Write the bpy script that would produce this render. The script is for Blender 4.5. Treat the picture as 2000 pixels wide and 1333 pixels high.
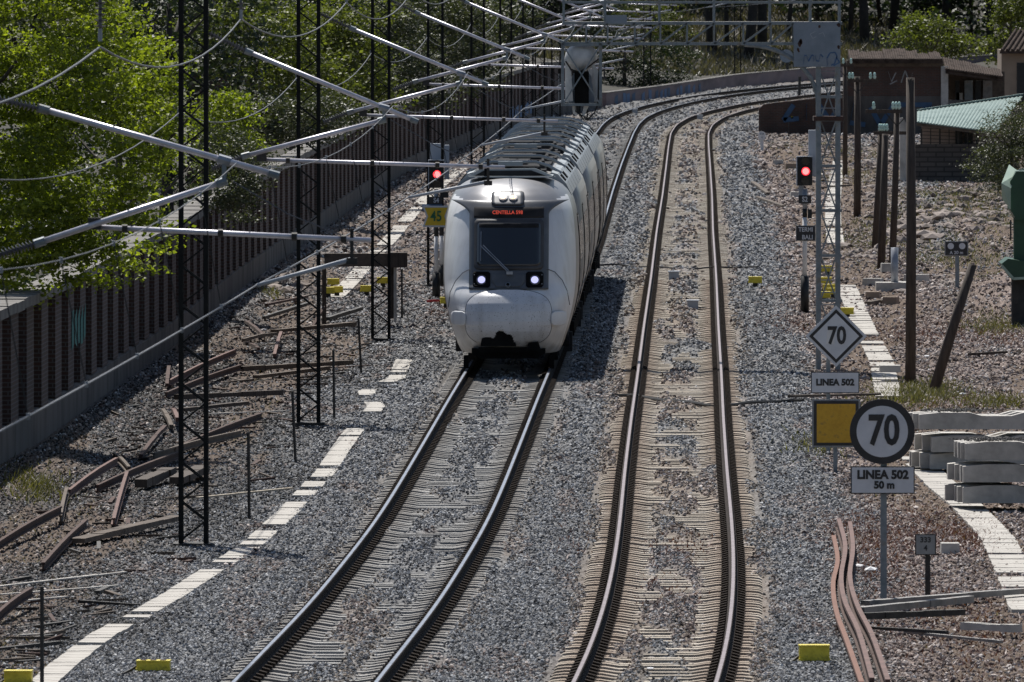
import bpy, math, random
import numpy as np
from mathutils import Vector, Matrix, Euler
random.seed(7); RN = np.random.default_rng(7)
S = bpy.context.scene
for o in list(bpy.data.objects): bpy.data.objects.remove(o)
COL = S.collection
F = 24000.0; H = 8.73; G0 = -0.3
# ------------------------------------------------------------------ camera, light, exposure
cam = bpy.data.cameras.new('camera'); co = bpy.data.objects.new('camera', cam); COL.objects.link(co)
co.location = (0, 0, H); co.rotation_euler = (math.pi/2, 0, 0)
cam.sensor_width = 36; cam.lens = 432; cam.shift_y = -(666.5+125)/2000
cam.clip_start = 1; cam.clip_end = 6000
cam.dof.use_dof = True; cam.dof.focus_distance = 235; cam.dof.aperture_fstop = 16
S.camera = co
SUNV = Vector((-.17, .6, 1)).normalized()
w = bpy.data.worlds.new('World'); S.world = w; w.use_nodes = True
nt = w.node_tree; nt.nodes.clear()
sky = nt.nodes.new('ShaderNodeTexSky'); sky.sky_type = 'NISHITA'; sky.sun_disc = False
sky.sun_elevation = math.asin(SUNV.z); sky.sun_rotation = math.atan2(SUNV.x, SUNV.y)
bg = nt.nodes.new('ShaderNodeBackground'); bg.inputs[1].default_value = 0.06
wo = nt.nodes.new('ShaderNodeOutputWorld')
nt.links.new(sky.outputs[0], bg.inputs[0]); nt.links.new(bg.outputs[0], wo.inputs[0])
sl = bpy.data.lights.new('sun', 'SUN'); sl.energy = 5.0; sl.angle = math.radians(.5); sl.color = (1, .96, .9)
so = bpy.data.objects.new('sun', sl); COL.objects.link(so); so.location = (-30, 150, 80)
so.rotation_euler = (-SUNV).to_track_quat('-Z', 'Y').to_euler()
S.view_settings.view_transform = 'Standard'; S.view_settings.look = 'None'
S.view_settings.gamma = 1; S.view_settings.exposure = 0.36
S.render.engine = 'CYCLES'

# ------------------------------------------------------------------ placing helpers
def W(px, py, z=G0):            # point at height z whose place was measured in the photograph
    d = (H-z)*F/(py+125); return Vector(((px-1000)*d/F, d, z))
def P(px, py, d): return Vector(((px-1000)*d/F, d, H-(py+125)*d/F))

class MB:
    def __init__(s): s.v = []; s.f = []
    def add(s, vs, fs):
        n = len(s.v); s.v += [tuple(v) for v in vs]; s.f += [tuple(i+n for i in f) for f in fs]; return s
    def box(s, c, d, rot=None, taper=1.0):
        x, y, z = d[0]/2, d[1]/2, d[2]/2; vs = []
        for dz in (-z, z):
            t = taper if dz > 0 else 1
            for dx, dy in ((-x, -y), (x, -y), (x, y), (-x, y)): vs.append(Vector((dx*t, dy*t, dz)))
        if rot is not None:
            M = Euler(rot).to_matrix() if not isinstance(rot, Matrix) else rot
            vs = [M @ v for v in vs]
        c = Vector(c)
        return s.add([v+c for v in vs], [(3, 2, 1, 0), (4, 5, 6, 7), (0, 1, 5, 4), (1, 2, 6, 5), (2, 3, 7, 6), (3, 0, 4, 7)])
    def bar(s, a, b, w, h):       # square bar between two points
        a = Vector(a); b = Vector(b); d = b-a; L = d.length
        if L < 1e-6: return s
        d.normalize(); up = Vector((0, 0, 1)) if abs(d.z) < .95 else Vector((0, 1, 0))
        x = d.cross(up).normalized(); z = x.cross(d)
        vs = []
        for p in (a, b):
            for i, j in ((-1, -1), (1, -1), (1, 1), (-1, 1)): vs.append(p+x*(i*w/2)+z*(j*h/2))
        return s.add(vs, [(0, 1, 2, 3), (7, 6, 5, 4), (0, 4, 5, 1), (1, 5, 6, 2), (2, 6, 7, 3), (3, 7, 4, 0)])
    def tube(s, pts, r, n=8, r2=None, cap=True):
        pts = [Vector(p) for p in pts]; m = len(pts); base = len(s.v); vs = []
        for i, p in enumerate(pts):
            d = (pts[min(i+1, m-1)]-pts[max(i-1, 0)]).normalized()
            up = Vector((0, 0, 1)) if abs(d.z) < .9 else Vector((0, 1, 0))
            x = d.cross(up).normalized(); z = x.cross(d)
            rr = r[i] if isinstance(r, (list, tuple)) else (r if r2 is None else r+(r2-r)*i/(m-1))
            for k in range(n):
                a = 2*math.pi*k/n; vs.append(p+x*(math.cos(a)*rr)+z*(math.sin(a)*rr))
        fs = []
        for i in range(m-1):
            for k in range(n):
                k2 = (k+1) % n; fs.append((i*n+k, i*n+k2, (i+1)*n+k2, (i+1)*n+k))
        if cap: fs.append(tuple(range(n-1, -1, -1))); fs.append(tuple((m-1)*n+k for k in range(n)))
        return s.add(vs, fs)
    def prism(s, outline, y0, y1, c=(0, 0, 0)):       # outline in xz, extruded along y
        n = len(outline); c = Vector(c)
        vs = [Vector((x, y0, z))+c for x, z in outline]+[Vector((x, y1, z))+c for x, z in outline]
        fs = [tuple(range(n)), tuple(range(2*n-1, n-1, -1))]
        for i in range(n): j = (i+1) % n; fs.append((i, i+n, j+n, j))
        return s.add(vs, fs)
    def ribbon(s, pts, w, y, t=.01):                  # flat painted stroke in the xz plane
        for (a, b) in zip(pts[:-1], pts[1:]):
            s.bar((a[0], y, a[1]), (b[0], y, b[1]), t, w)
        return s
    def rock(s, c, r, seed=0, flat=.7):
        rr = random.Random(seed); t = (1+5**.5)/2
        iv = [(-1, t, 0), (1, t, 0), (-1, -t, 0), (1, -t, 0), (0, -1, t), (0, 1, t), (0, -1, -t), (0, 1, -t), (t, 0, -1), (t, 0, 1), (-t, 0, -1), (-t, 0, 1)]
        fc = [(0, 11, 5), (0, 5, 1), (0, 1, 7), (0, 7, 10), (0, 10, 11), (1, 5, 9), (5, 11, 4), (11, 10, 2), (10, 7, 6), (7, 1, 8), (3, 9, 4), (3, 4, 2), (3, 2, 6), (3, 6, 8), (3, 8, 9), (4, 9, 5), (2, 4, 11), (6, 2, 10), (8, 6, 7), (9, 8, 1)]
        rx = r[0] if isinstance(r, tuple) else r; ry = r[1] if isinstance(r, tuple) else r; rz = r[2] if isinstance(r, tuple) else r*flat
        vs = []
        for v in iv:
            q = Vector(v).normalized()*rr.uniform(.75, 1.2); vs.append(Vector(c)+Vector((q.x*rx, q.y*ry, q.z*rz)))
        return s.add(vs, fc)
    def mesh(s, name, off=(0, 0, 0), smooth=False):
        m = bpy.data.meshes.new(name); o = Vector(off)
        m.from_pydata([Vector(v)-o for v in s.v], [], s.f)
        if smooth: m.polygons.foreach_set('use_smooth', [True]*len(m.polygons))
        m.update(); return m
def rootloc(p):
    l = Vector((0, 0, 0))
    while p is not None: l += p.location; p = p.parent
    return l
def link(name, me, mat, parent=None, label=None):
    if mat is not None and not me.materials: me.materials.append(mat)
    o = bpy.data.objects.new(name, me); COL.objects.link(o)
    if parent is not None: o.parent = parent
    if label: o['label'] = label
    return o
def obj(name, mb, mat, parent=None, world=False, smooth=False, label=None):
    off = rootloc(parent) if (world and parent is not None) else (0, 0, 0)
    return link(name, mb.mesh(name, off, smooth), mat, parent, label)
def thing(name, label, cat, loc=(0, 0, 0), rz=0, group=None):
    o = bpy.data.objects.new(name, None); COL.objects.link(o); o.empty_display_size = .2
    o.location = loc; o.rotation_euler = (0, 0, rz); o['label'] = label; o['category'] = cat
    if group: o['group'] = group
    return o
def tag(o, label, cat, group=None, kind=None):
    o['label'] = label
    if cat: o['category'] = cat
    if group: o['group'] = group
    if kind: o['kind'] = kind
    return o
def kids(o): return [c for c in o.children]
def dup(o, loc=None, rz=None, label=None, parent=None):
    c = o.copy(); COL.objects.link(c)
    if parent is not None: c.parent = parent
    for k in kids(o): dup(k, parent=c)
    if loc is not None: c.location = loc
    if rz is not None: c.rotation_euler.z = rz
    if label: c['label'] = label
    return c
def ngrid(name, X, Y, Z, mat, smooth=False, attrs=None):
    r, c = X.shape; v = np.stack([X, Y, Z], -1).reshape(-1, 3).astype('f4')
    idx = np.arange(r*c).reshape(r, c)
    q = np.stack([idx[:-1, :-1], idx[:-1, 1:], idx[1:, 1:], idx[1:, :-1]], -1).reshape(-1, 4)
    return nmesh(name, v, q, mat, smooth, attrs)
def nmesh(name, v, q, mat, smooth=False, attrs=None):
    m = bpy.data.meshes.new(name); n = len(q); k = q.shape[1]
    m.vertices.add(len(v)); m.vertices.foreach_set('co', np.ascontiguousarray(v, 'f4').ravel())
    m.loops.add(n*k); m.loops.foreach_set('vertex_index', np.ascontiguousarray(q, 'i4').ravel())
    m.polygons.add(n); m.polygons.foreach_set('loop_start', np.arange(0, n*k, k, dtype='i4'))
    m.polygons.foreach_set('loop_total', np.full(n, k, 'i4'))
    m.polygons.foreach_set('use_smooth', np.full(n, smooth))
    if attrs:
        for an, av in attrs.items():
            a = m.attributes.new(an, 'FLOAT', 'POINT'); a.data.foreach_set('value', np.ascontiguousarray(av, 'f4').ravel())
    m.update(calc_edges=True)
    if mat: m.materials.append(mat)
    return m

# ------------------------------------------------------------------ materials
def newmat(name):
    m = bpy.data.materials.new(name); m.use_nodes = True; t = m.node_tree
    return m, t, t.nodes['Principled BSDF']
def ramp(t, fac, stops):
    r = t.nodes.new('ShaderNodeValToRGB'); e = r.color_ramp.elements
    while len(e) < len(stops): e.new(.5)
    for i, (p, c) in enumerate(stops): e[i].position = p; e[i].color = (*c, 1)
    t.links.new(fac, r.inputs[0]); return r.outputs[0]
def tex(t, scale, detail=4, coord='Object', kind='noise', stretch=None, rough=.6):
    tc = t.nodes.new('ShaderNodeTexCoord'); src = tc.outputs[coord]
    if stretch:
        mp = t.nodes.new('ShaderNodeMapping'); mp.inputs['Scale'].default_value = stretch
        t.links.new(src, mp.inputs[0]); src = mp.outputs[0]
    n = t.nodes.new('ShaderNodeTexNoise' if kind == 'noise' else 'ShaderNodeTexVoronoi')
    n.inputs['Scale'].default_value = scale
    if kind == 'noise': n.inputs['Detail'].default_value = detail; n.inputs['Roughness'].default_value = rough
    t.links.new(src, n.inputs['Vector']); return n.outputs[0]
def mix(t, a, b, f, mode='MIX'):
    m = t.nodes.new('ShaderNodeMix'); m.data_type = 'RGBA'; m.blend_type = mode
    for s, v in ((0, f), (6, a), (7, b)):
        if isinstance(v, (int, float)): m.inputs[s].default_value = v
        elif isinstance(v, tuple): m.inputs[s].default_value = (*v, 1)
        else: t.links.new(v, m.inputs[s])
    return m.outputs[2]
def grain(name, c1, c2, scale=3, rough=.8, metal=0, bump=0, c3=None, stretch=None, spec=.5, detail=5, coord='Object', bscale=None):
    m, t, b = newmat(name)
    f = tex(t, scale, detail, coord, stretch=stretch)
    st = [(.3, c1), (.7, c2)] if c3 is None else [(.3, c1), (.55, c2), (.72, c3)]
    t.links.new(ramp(t, f, st), b.inputs['Base Color'])
    b.inputs['Roughness'].default_value = rough; b.inputs['Metallic'].default_value = metal
    b.inputs['Specular IOR Level'].default_value = spec
    if bump:
        bn = t.nodes.new('ShaderNodeBump'); bn.inputs['Strength'].default_value = bump; bn.inputs['Distance'].default_value = .02
        t.links.new(tex(t, bscale or scale*4, 4, coord, stretch=stretch), bn.inputs['Height']); t.links.new(bn.outputs[0], b.inputs['Normal'])
    return m
def emis(name, c, s):
    m, t, b = newmat(name); b.inputs['Base Color'].default_value = (*c, 1)
    b.inputs['Emission Color'].default_value = (*c, 1); b.inputs['Emission Strength'].default_value = s; return m
M = {}
M['black'] = grain('black_paint', (.006, .007, .008), (.016, .017, .018), 6, .55)
M['mast'] = grain('dark_mast_paint', (.004, .005, .005), (.011, .012, .012), 5, .7, spec=.2)
M['galv'] = grain('galvanised_steel', (.22, .24, .27), (.36, .38, .42), 5, .45, .35)
M['galv_dark'] = grain('weathered_grey_steel', (.13, .16, .18), (.23, .26, .28), 4, .6, .2, c3=(.2, .17, .13))
M['pipe'] = grain('bright_aluminium_pipe', (.5, .49, .54), (.66, .65, .72), 9, .42, .4)
M['insul'] = grain('insulator_glaze', (.09, .09, .1), (.16, .16, .17), 8, .35)
M['glassi'] = grain('glass_insulator', (.35, .55, .5), (.6, .78, .72), 8, .15)
M['wire'] = grain('grey_wire', (.07, .075, .085), (.15, .155, .17), 9, .55, .3)
M['white'] = grain('white_paint', (.6, .6, .6), (.72, .72, .73), 3, .45)
M['signface'] = grain('sign_face', (.52, .54, .58), (.64, .66, .7), 4, .5)
M['signblack'] = grain('sign_black', (.012, .012, .015), (.03, .03, .033), 6, .5)
M['signback'] = grain('sign_edge_grey', (.2, .21, .22), (.3, .31, .32), 6, .5)
M['yellowsign'] = grain('sign_amber', (.48, .26, .012), (.6, .34, .02), 9, .55, c3=(.35, .2, .03))
M['yellow45'] = grain('sign_yellow', (.62, .42, .015), (.72, .5, .03), 5, .5)
M['green45'] = grain('sign_green', (.01, .12, .05), (.02, .16, .07), 5, .5)
M['yellow'] = grain('yellow_plastic', (.5, .4, .02), (.66, .55, .04), 9, .5, c3=(.3, .24, .04))
M['concrete'] = grain('pale_concrete', (.26, .25, .23), (.48, .46, .43), 1.8, .9, bump=.4, c3=(.38, .365, .34))
M['trough'] = grain('white_concrete_cover', (.22, .2, .18), (.44, .42, .385), 1.6, .9, c3=(.36, .34, .31))
def sleepermat(name, c1, c2, c3, stain):
    m, t, b = newmat(name); tc = t.nodes.new('ShaderNodeTexCoord'); sx_ = t.nodes.new('ShaderNodeSeparateXYZ'); t.links.new(tc.outputs['Object'], sx_.inputs[0])
    geo = t.nodes.new('ShaderNodeNewGeometry'); nz_ = t.nodes.new('ShaderNodeTexNoise'); nz_.inputs['Scale'].default_value = 1.1; nz_.inputs['Detail'].default_value = 5; t.links.new(geo.outputs['Position'], nz_.inputs['Vector'])
    base = ramp(t, nz_.outputs[0], [(.35, c1), (.52, c2), (.68, c3)])
    a = t.nodes.new('ShaderNodeMath'); a.operation = 'ABSOLUTE'; t.links.new(sx_.outputs[0], a.inputs[0])
    d = t.nodes.new('ShaderNodeMath'); d.operation = 'SUBTRACT'; t.links.new(a.outputs[0], d.inputs[0]); d.inputs[1].default_value = .834
    e = t.nodes.new('ShaderNodeMath'); e.operation = 'ABSOLUTE'; t.links.new(d.outputs[0], e.inputs[0])
    f = ramp(t, e.outputs[0], [(.11, (1, 1, 1)), (.2, (0, 0, 0))])  # dark band at each rail: grease plus rail-side shadow painted into the colour
    f2 = ramp(t, e.outputs[0], [(.2, (.6, .6, .6)), (.42, (0, 0, 0))])
    t.links.new(mix(t, mix(t, base, stain, f2), (.022, .017, .014), f), b.inputs['Base Color']); b.inputs['Roughness'].default_value = .92; return m
M['sleeper'] = sleepermat('grey_concrete_sleeper', (.13, .128, .125), (.25, .245, .235), (.37, .365, .35), (.18, .16, .14))
M['sleeper2'] = sleepermat('beige_concrete_sleeper', (.21, .18, .145), (.37, .325, .265), (.52, .47, .4), (.26, .185, .135))
M['rust'] = grain('rusty_steel', (.025, .015, .012), (.07, .038, .03), 4, .9, .0, bump=.3, c3=(.045, .025, .02))
M['rustpink'] = grain('rusty_rail_steel', (.07, .036, .03), (.13, .07, .058), 3, .8, .1, c3=(.085, .048, .04))
M['orange_rust'] = grain('orange_rust', (.13, .06, .04), (.19, .09, .06), 6, .85)
M['railside'] = grain('rail_side', (.008, .006, .005), (.025, .016, .013), 5, .85, spec=.15)
M['clip'] = grain('rail_clip', (.014, .011, .009), (.045, .034, .027), 9, .9, spec=.1)
M['wood'] = grain('old_timber', (.045, .035, .028), (.12, .095, .075), 3, .9, bump=.4, stretch=(1, 1, 1), c3=(.07, .055, .045))
M['pole'] = grain('creosote_pole', (.03, .022, .018), (.085, .065, .052), 4, .85, stretch=(6, 6, .6), bump=.3)
M['palewood'] = grain('pale_timber', (.3, .26, .2), (.42, .37, .3), 4, .9)
M['darksteel'] = grain('dark_steel', (.02, .02, .02), (.06, .055, .05), 5, .7, .2)
M['greysteel'] = grain('grey_steel', (.12, .12, .12), (.25, .24, .23), 3, .6, .3, c3=(.18, .13, .1))
M['red'] = grain('red_plastic', (.45, .03, .03), (.6, .06, .05), 5, .5)
M['redlamp'] = emis('red_lamp', (1, .03, .05), 1.3)
M['redlens'] = emis('red_lamp_core', (1, .3, .3), 1.15)
M['lens_off'] = grain('dark_lens', (.01, .01, .012), (.03, .03, .035), 4, .15)
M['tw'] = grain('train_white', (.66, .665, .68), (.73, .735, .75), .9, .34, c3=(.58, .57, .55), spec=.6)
M['tsilver'] = grain('train_silver', (.075, .08, .088), (.115, .12, .13), 1.3, .42, .2, c3=(.09, .092, .1))
M['tdome'] = grain('train_dome_silver', (.22, .22, .23), (.3, .3, .31), 1.3, .35, .4)
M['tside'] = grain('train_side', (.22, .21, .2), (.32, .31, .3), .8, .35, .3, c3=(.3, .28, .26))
M['troof'] = grain('train_roof_grey', (.26, .29, .31), (.36, .39, .41), 1.5, .5, .1)
M['tdark'] = grain('train_dark', (.004, .004, .004), (.012, .012, .013), 3, .8, spec=.1)
M['tequip'] = grain('train_roof_equipment', (.012, .012, .013), (.045, .045, .048), 2, .9, spec=.15)
M['seam'] = grain('panel_seam', (.03, .03, .035), (.06, .06, .065), 3, .6)
m, t, b = newmat('windshield_glass'); b.inputs['Base Color'].default_value = (.022, .026, .033, 1); b.inputs['Roughness'].default_value = .08
b.inputs['Specular IOR Level'].default_value = .7; M['glass'] = m
M['lampcool'] = emis('cool_headlight', (.56, .56, .95), .85)
M['lampwarm'] = emis('warm_top_light', (1, .7, .45), .95)
M['led'] = emis('led_letters', (.8, .09, .05), .3)
M['cover'] = grain('coupler_cover', (.5, .52, .56), (.62, .63, .66), 2, .35, c3=(.56, .57, .6), spec=.6)
M['bag'] = grain('pale_plastic_wrap', (.5, .5, .5), (.7, .69, .68), 5, .4, bump=.4, bscale=6)
M['bluegraf'] = grain('blue_spray_paint', (.05, .1, .2), (.1, .18, .31), 4, .85)
M['darkblue'] = grain('dark_blue_spray_paint', (.03, .07, .13), (.06, .11, .19), 4, .85)
M['whitegraf'] = grain('white_spray_paint', (.2, .2, .2), (.34, .34, .34), 4, .85)
M['turq'] = grain('turquoise_spray_paint', (.03, .14, .13), (.06, .22, .2), 4, .85)
M['panel'] = grain('grey_cabinet_panel', (.16, .2, .24), (.22, .26, .31), 2.5, .6, c3=(.19, .22, .25))
M['grey_plate'] = grain('grey_blue_plate', (.3, .33, .38), (.38, .41, .46), 3, .55)
M['darkconc'] = grain('stained_concrete', (.022, .019, .018), (.105, .095, .088), .9, .95, bump=.3, stretch=(1, 1, .35), c3=(.12, .11, .11))
M['coping'] = grain('coping_concrete', (.09, .083, .078), (.2, .19, .175), 2, .95, bump=.4)
M['pinkwall'] = grain('pale_pink_render', (.085, .065, .07), (.2, .15, .155), .7, .95, c3=(.12, .11, .13), stretch=(.6, .2, 1))
M['plaster'] = grain('ochre_plaster', (.22, .17, .13), (.32, .25, .19), .8, .9)
M['pinkplaster'] = grain('pink_plaster', (.3, .23, .2), (.38, .3, .26), 1, .9)
M['greenpaint'] = grain('dark_green_paint', (.006, .045, .022), (.015, .07, .035), 2, .45)
M['greenpale'] = grain('pale_green_panel', (.25, .34, .28), (.36, .46, .38), 3, .6)
M['trunk'] = grain('bark', (.035, .028, .022), (.1, .085, .07), 3, .95, bump=.5, stretch=(3, 3, .6))
M['trunkdark'] = grain('dark_bark', (.02, .018, .016), (.05, .044, .04), 3, .95)
M['rubble'] = grain('rubble_stone', (.06, .048, .04), (.3, .255, .23), 1.6, .95, c3=(.14, .11, .095))
M['cable'] = grain('black_cable', (.012, .012, .012), (.025, .025, .025), 5, .7)
M['litter'] = grain('white_litter', (.6, .6, .62), (.75, .75, .76), 5, .7)
def brickmat(name, c1, c2, mo, sc=1.0, stain=(.3, .3, .3), facing='XZ'):
    m, t, b = newmat(name)
    tc = t.nodes.new('ShaderNodeTexCoord'); sp = t.nodes.new('ShaderNodeSeparateXYZ'); cb = t.nodes.new('ShaderNodeCombineXYZ')
    ad = t.nodes.new('ShaderNodeMath'); ad.operation = 'ADD'
    t.links.new(tc.outputs['Object'], sp.inputs[0]); t.links.new(sp.outputs[0], ad.inputs[0]); t.links.new(sp.outputs[1], ad.inputs[1])
    t.links.new(ad.outputs[0], cb.inputs[0]); t.links.new(sp.outputs[2], cb.inputs[1])
    br = t.nodes.new('ShaderNodeTexBrick'); t.links.new(cb.outputs[0], br.inputs['Vector'])
    br.inputs['Color1'].default_value = (*c1, 1); br.inputs['Color2'].default_value = (*c2, 1); br.inputs['Mortar'].default_value = (*mo, 1)
    br.inputs['Scale'].default_value = 1; br.inputs['Brick Width'].default_value = .25*sc; br.inputs['Row Height'].default_value = .075*sc; br.inputs['Mortar Size'].default_value = .012*sc
    st = ramp(t, tex(t, .8, 5), [(.35, (1, 1, 1)), (.7, stain)])
    t.links.new(mix(t, br.outputs[0], st, .8, 'MULTIPLY'), b.inputs['Base Color']); b.inputs['Roughness'].default_value = .92
    return m
M['brick'] = brickmat('old_brick', (.11, .05, .036), (.07, .042, .034), (.09, .08, .072), 1.0, (.4, .4, .4))
M['brickpier'] = brickmat('painted_brick', (.085, .045, .036), (.05, .033, .028), (.11, .1, .098), 1.0, (.6, .6, .65))
M['block'] = brickmat('concrete_block', (.12, .105, .095), (.09, .08, .075), (.05, .045, .042), 2.4, (.6, .6, .6))
def tilemat():
    m = grain('roof_tile', (.06, .045, .04), (.19, .15, .13), 2, .9, bump=.4); return m
M['tile'] = grain('roof_tile', (.014, .011, .01), (.075, .058, .05), 2.5, .95, bump=.5, c3=(.03, .024, .021), spec=.1)
def dirty(mat, zlo, zhi, col, speck=False):
    t = mat.node_tree; b = t.nodes['Principled BSDF']; src = b.inputs['Base Color'].links[0].from_socket
    tc = t.nodes.new('ShaderNodeTexCoord'); sp_ = t.nodes.new('ShaderNodeSeparateXYZ'); t.links.new(tc.outputs['Object'], sp_.inputs[0])
    mr = t.nodes.new('ShaderNodeMapRange'); mr.inputs[1].default_value = zhi; mr.inputs[2].default_value = zlo; t.links.new(sp_.outputs[2], mr.inputs[0])
    n = tex(t, 3.0, 5, stretch=(1.6, 1.6, .5)); m1 = t.nodes.new('ShaderNodeMath'); m1.operation = 'MULTIPLY'; t.links.new(mr.outputs[0], m1.inputs[0]); t.links.new(ramp(t, n, [(.3, (.35, .35, .35)), (.7, (1, 1, 1))]), m1.inputs[1])
    out = mix(t, src, col, m1.outputs[0])
    st_ = ramp(t, tex(t, 1.6, 5, stretch=(3, 3, .35)), [(.5, (0, 0, 0)), (.8, (.35, .35, .35))]); out = mix(t, out, (.3, .28, .25), st_)
    if speck: out = mix(t, out, (.05, .045, .04), ramp(t, tex(t, 42, 1), [(.66, (0, 0, 0)), (.71, (.8, .8, .8))]))
    t.links.new(out, b.inputs['Base Color'])
dirty(M['tw'], .3, 1.15, (.3, .26, .2)); dirty(M['cover'], .45, .95, (.3, .26, .2), True); dirty(M['tside'], .4, 1.6, (.16, .13, .1)); dirty(M['tdome'], .3, .5, (.2, .18, .15)); dirty(M['troof'], 3.4, 3.7, (.2, .19, .17))
def corr():
    m = grain('green_corrugated_sheet', (.1, .155, .14), (.19, .26, .24), 1.5, .55, .05, c3=(.14, .2, .18)); return m
M['corr'] = corr()
def leafmat(name, a, b_, c, tr=.35, rough=.55):
    m, t, b = newmat(name)
    at = t.nodes.new('ShaderNodeAttribute'); at.attribute_name = 'tint'
    col = ramp(t, at.outputs['Fac'], [(.0, a), (.55, b_), (1, c)])
    t.links.new(col, b.inputs['Base Color']); b.inputs['Roughness'].default_value = rough
    tl = t.nodes.new('ShaderNodeBsdfTranslucent'); mx = t.nodes.new('ShaderNodeMixShader'); mx.inputs[0].default_value = tr
    tw = mix(t, col, (1.35, 1.5, .5), 1.0, 'MULTIPLY')
    t.links.new(tw, tl.inputs[0]); t.links.new(b.outputs[0], mx.inputs[1]); t.links.new(tl.outputs[0], mx.inputs[2])
    t.links.new(mx.outputs[0], t.nodes['Material Output'].inputs[0]); return m
M['leaf_bright'] = leafmat('bright_leaves', (.045, .065, .01), (.17, .2, .02), (.36, .39, .06), .5)
M['leaf_mid'] = leafmat('mid_leaves', (.03, .038, .012), (.08, .095, .022), (.18, .2, .045), .38)
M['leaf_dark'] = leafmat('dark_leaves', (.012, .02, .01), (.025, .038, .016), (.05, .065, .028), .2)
M['leaf_olive'] = leafmat('olive_leaves', (.035, .042, .022), (.07, .08, .04), (.13, .14, .08), .2)
M['grass_dry'] = leafmat('dry_grass_blades', (.05, .043, .03), (.1, .085, .06), (.17, .145, .105), .15)
M['weed_dry'] = leafmat('dry_weed', (.06, .045, .03), (.13, .1, .065), (.24, .19, .13), .2)
M['weed_red'] = leafmat('red_weed', (.05, .018, .02), (.1, .035, .036), (.15, .065, .055), .2)
M['weed_green'] = leafmat('green_weed', (.035, .035, .016), (.09, .085, .035), (.17, .15, .065), .3)

# ballast / gravel
def groundmat():
    m, t, b = newmat('track_bed_ground')
    at = t.nodes.new('ShaderNodeAttribute'); at.attribute_name = 'zone'
    sp = tex(t, 16, 3, rough=.8, stretch=(1, .35, 1)); big = tex(t, .35, 4, stretch=(1, .3, 1))
    g = ramp(t, sp, [(.3, (.035, .035, .036)), (.5, (.13, .13, .132)), (.68, (.27, .27, .27))])
    r = ramp(t, sp, [(.3, (.06, .045, .038)), (.5, (.2, .155, .135)), (.68, (.36, .3, .27))])
    r2 = mix(t, r, (.095, .07, .052), ramp(t, big, [(.42, (0, 0, 0)), (.6, (.85, .85, .85))]))
    a2 = t.nodes.new('ShaderNodeAttribute'); a2.attribute_name = 'left_dark'; a3 = t.nodes.new('ShaderNodeAttribute'); a3.attribute_name = 'tan'
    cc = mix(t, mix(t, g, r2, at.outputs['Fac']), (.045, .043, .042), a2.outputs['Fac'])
    a4 = t.nodes.new('ShaderNodeAttribute'); a4.attribute_name = 'soil'
    soil = ramp(t, sp, [(.3, (.05, .036, .026)), (.55, (.12, .088, .066)), (.72, (.25, .2, .165))])
    t.links.new(mix(t, mix(t, cc, (.2, .16, .12), a3.outputs['Fac']), soil, a4.outputs['Fac']), b.inputs['Base Color']); b.inputs['Roughness'].default_value = .95
    b.inputs['Specular IOR Level'].default_value = .2
    return m
M['ground'] = groundmat()
M['terrain'] = grain('dry_terrain', (.012, .012, .008), (.035, .03, .02), .25, .95, c3=(.018, .018, .011), coord='Object')
def stonemat(name, stops):
    m, t, b = newmat(name); oi = t.nodes.new('ShaderNodeObjectInfo')
    t.links.new(ramp(t, oi.outputs['Random'], stops), b.inputs['Base Color']); b.inputs['Roughness'].default_value = .9
    b.inputs['Specular IOR Level'].default_value = .25; return m
M['stone_grey'] = stonemat('ballast_stone', [(0, (.028, .029, .031)), (.35, (.105, .108, .115)), (.72, (.24, .247, .26)), (1, (.58, .585, .59))])
M['stone_pink'] = stonemat('gravel_stone', [(0, (.04, .03, .026)), (.35, (.17, .13, .115)), (.75, (.34, .285, .26)), (1, (.66, .6, .56))])

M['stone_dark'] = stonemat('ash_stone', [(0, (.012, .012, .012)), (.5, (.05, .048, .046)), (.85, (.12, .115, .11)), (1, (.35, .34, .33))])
M['stone_tan'] = stonemat('dusty_stone', [(0, (.06, .048, .038)), (.5, (.18, .145, .115)), (1, (.42, .36, .3))])

def text(body, size, mat, parent, loc, name='lettering', world=True, sx=1, bold=0.0, align='CENTER', ext=.003):
    cu = bpy.data.curves.new('t', 'FONT'); cu.body = body; cu.size = size; cu.align_x = align; cu.align_y = 'CENTER'
    cu.extrude = ext; cu.offset = bold; cu.resolution_u = 3
    tmp = bpy.data.objects.new('t', cu); COL.objects.link(tmp)
    dg = bpy.context.evaluated_depsgraph_get(); me = bpy.data.meshes.new_from_object(tmp.evaluated_get(dg))
    bpy.data.objects.remove(tmp); bpy.data.curves.remove(cu)
    me.transform(Matrix.Diagonal((sx, 1, 1, 1))); me.transform(Matrix.Rotation(math.pi/2, 4, 'X')); me.name = name
    me.materials.clear(); me.materials.append(mat)
    L = Vector(loc)-(rootloc(parent) if world and parent is not None else Vector((0, 0, 0)))
    me.transform(Matrix.Translation(L))
    o = bpy.data.objects.new(name, me); COL.objects.link(o)
    if parent is not None: o.parent = parent
    return o

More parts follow.
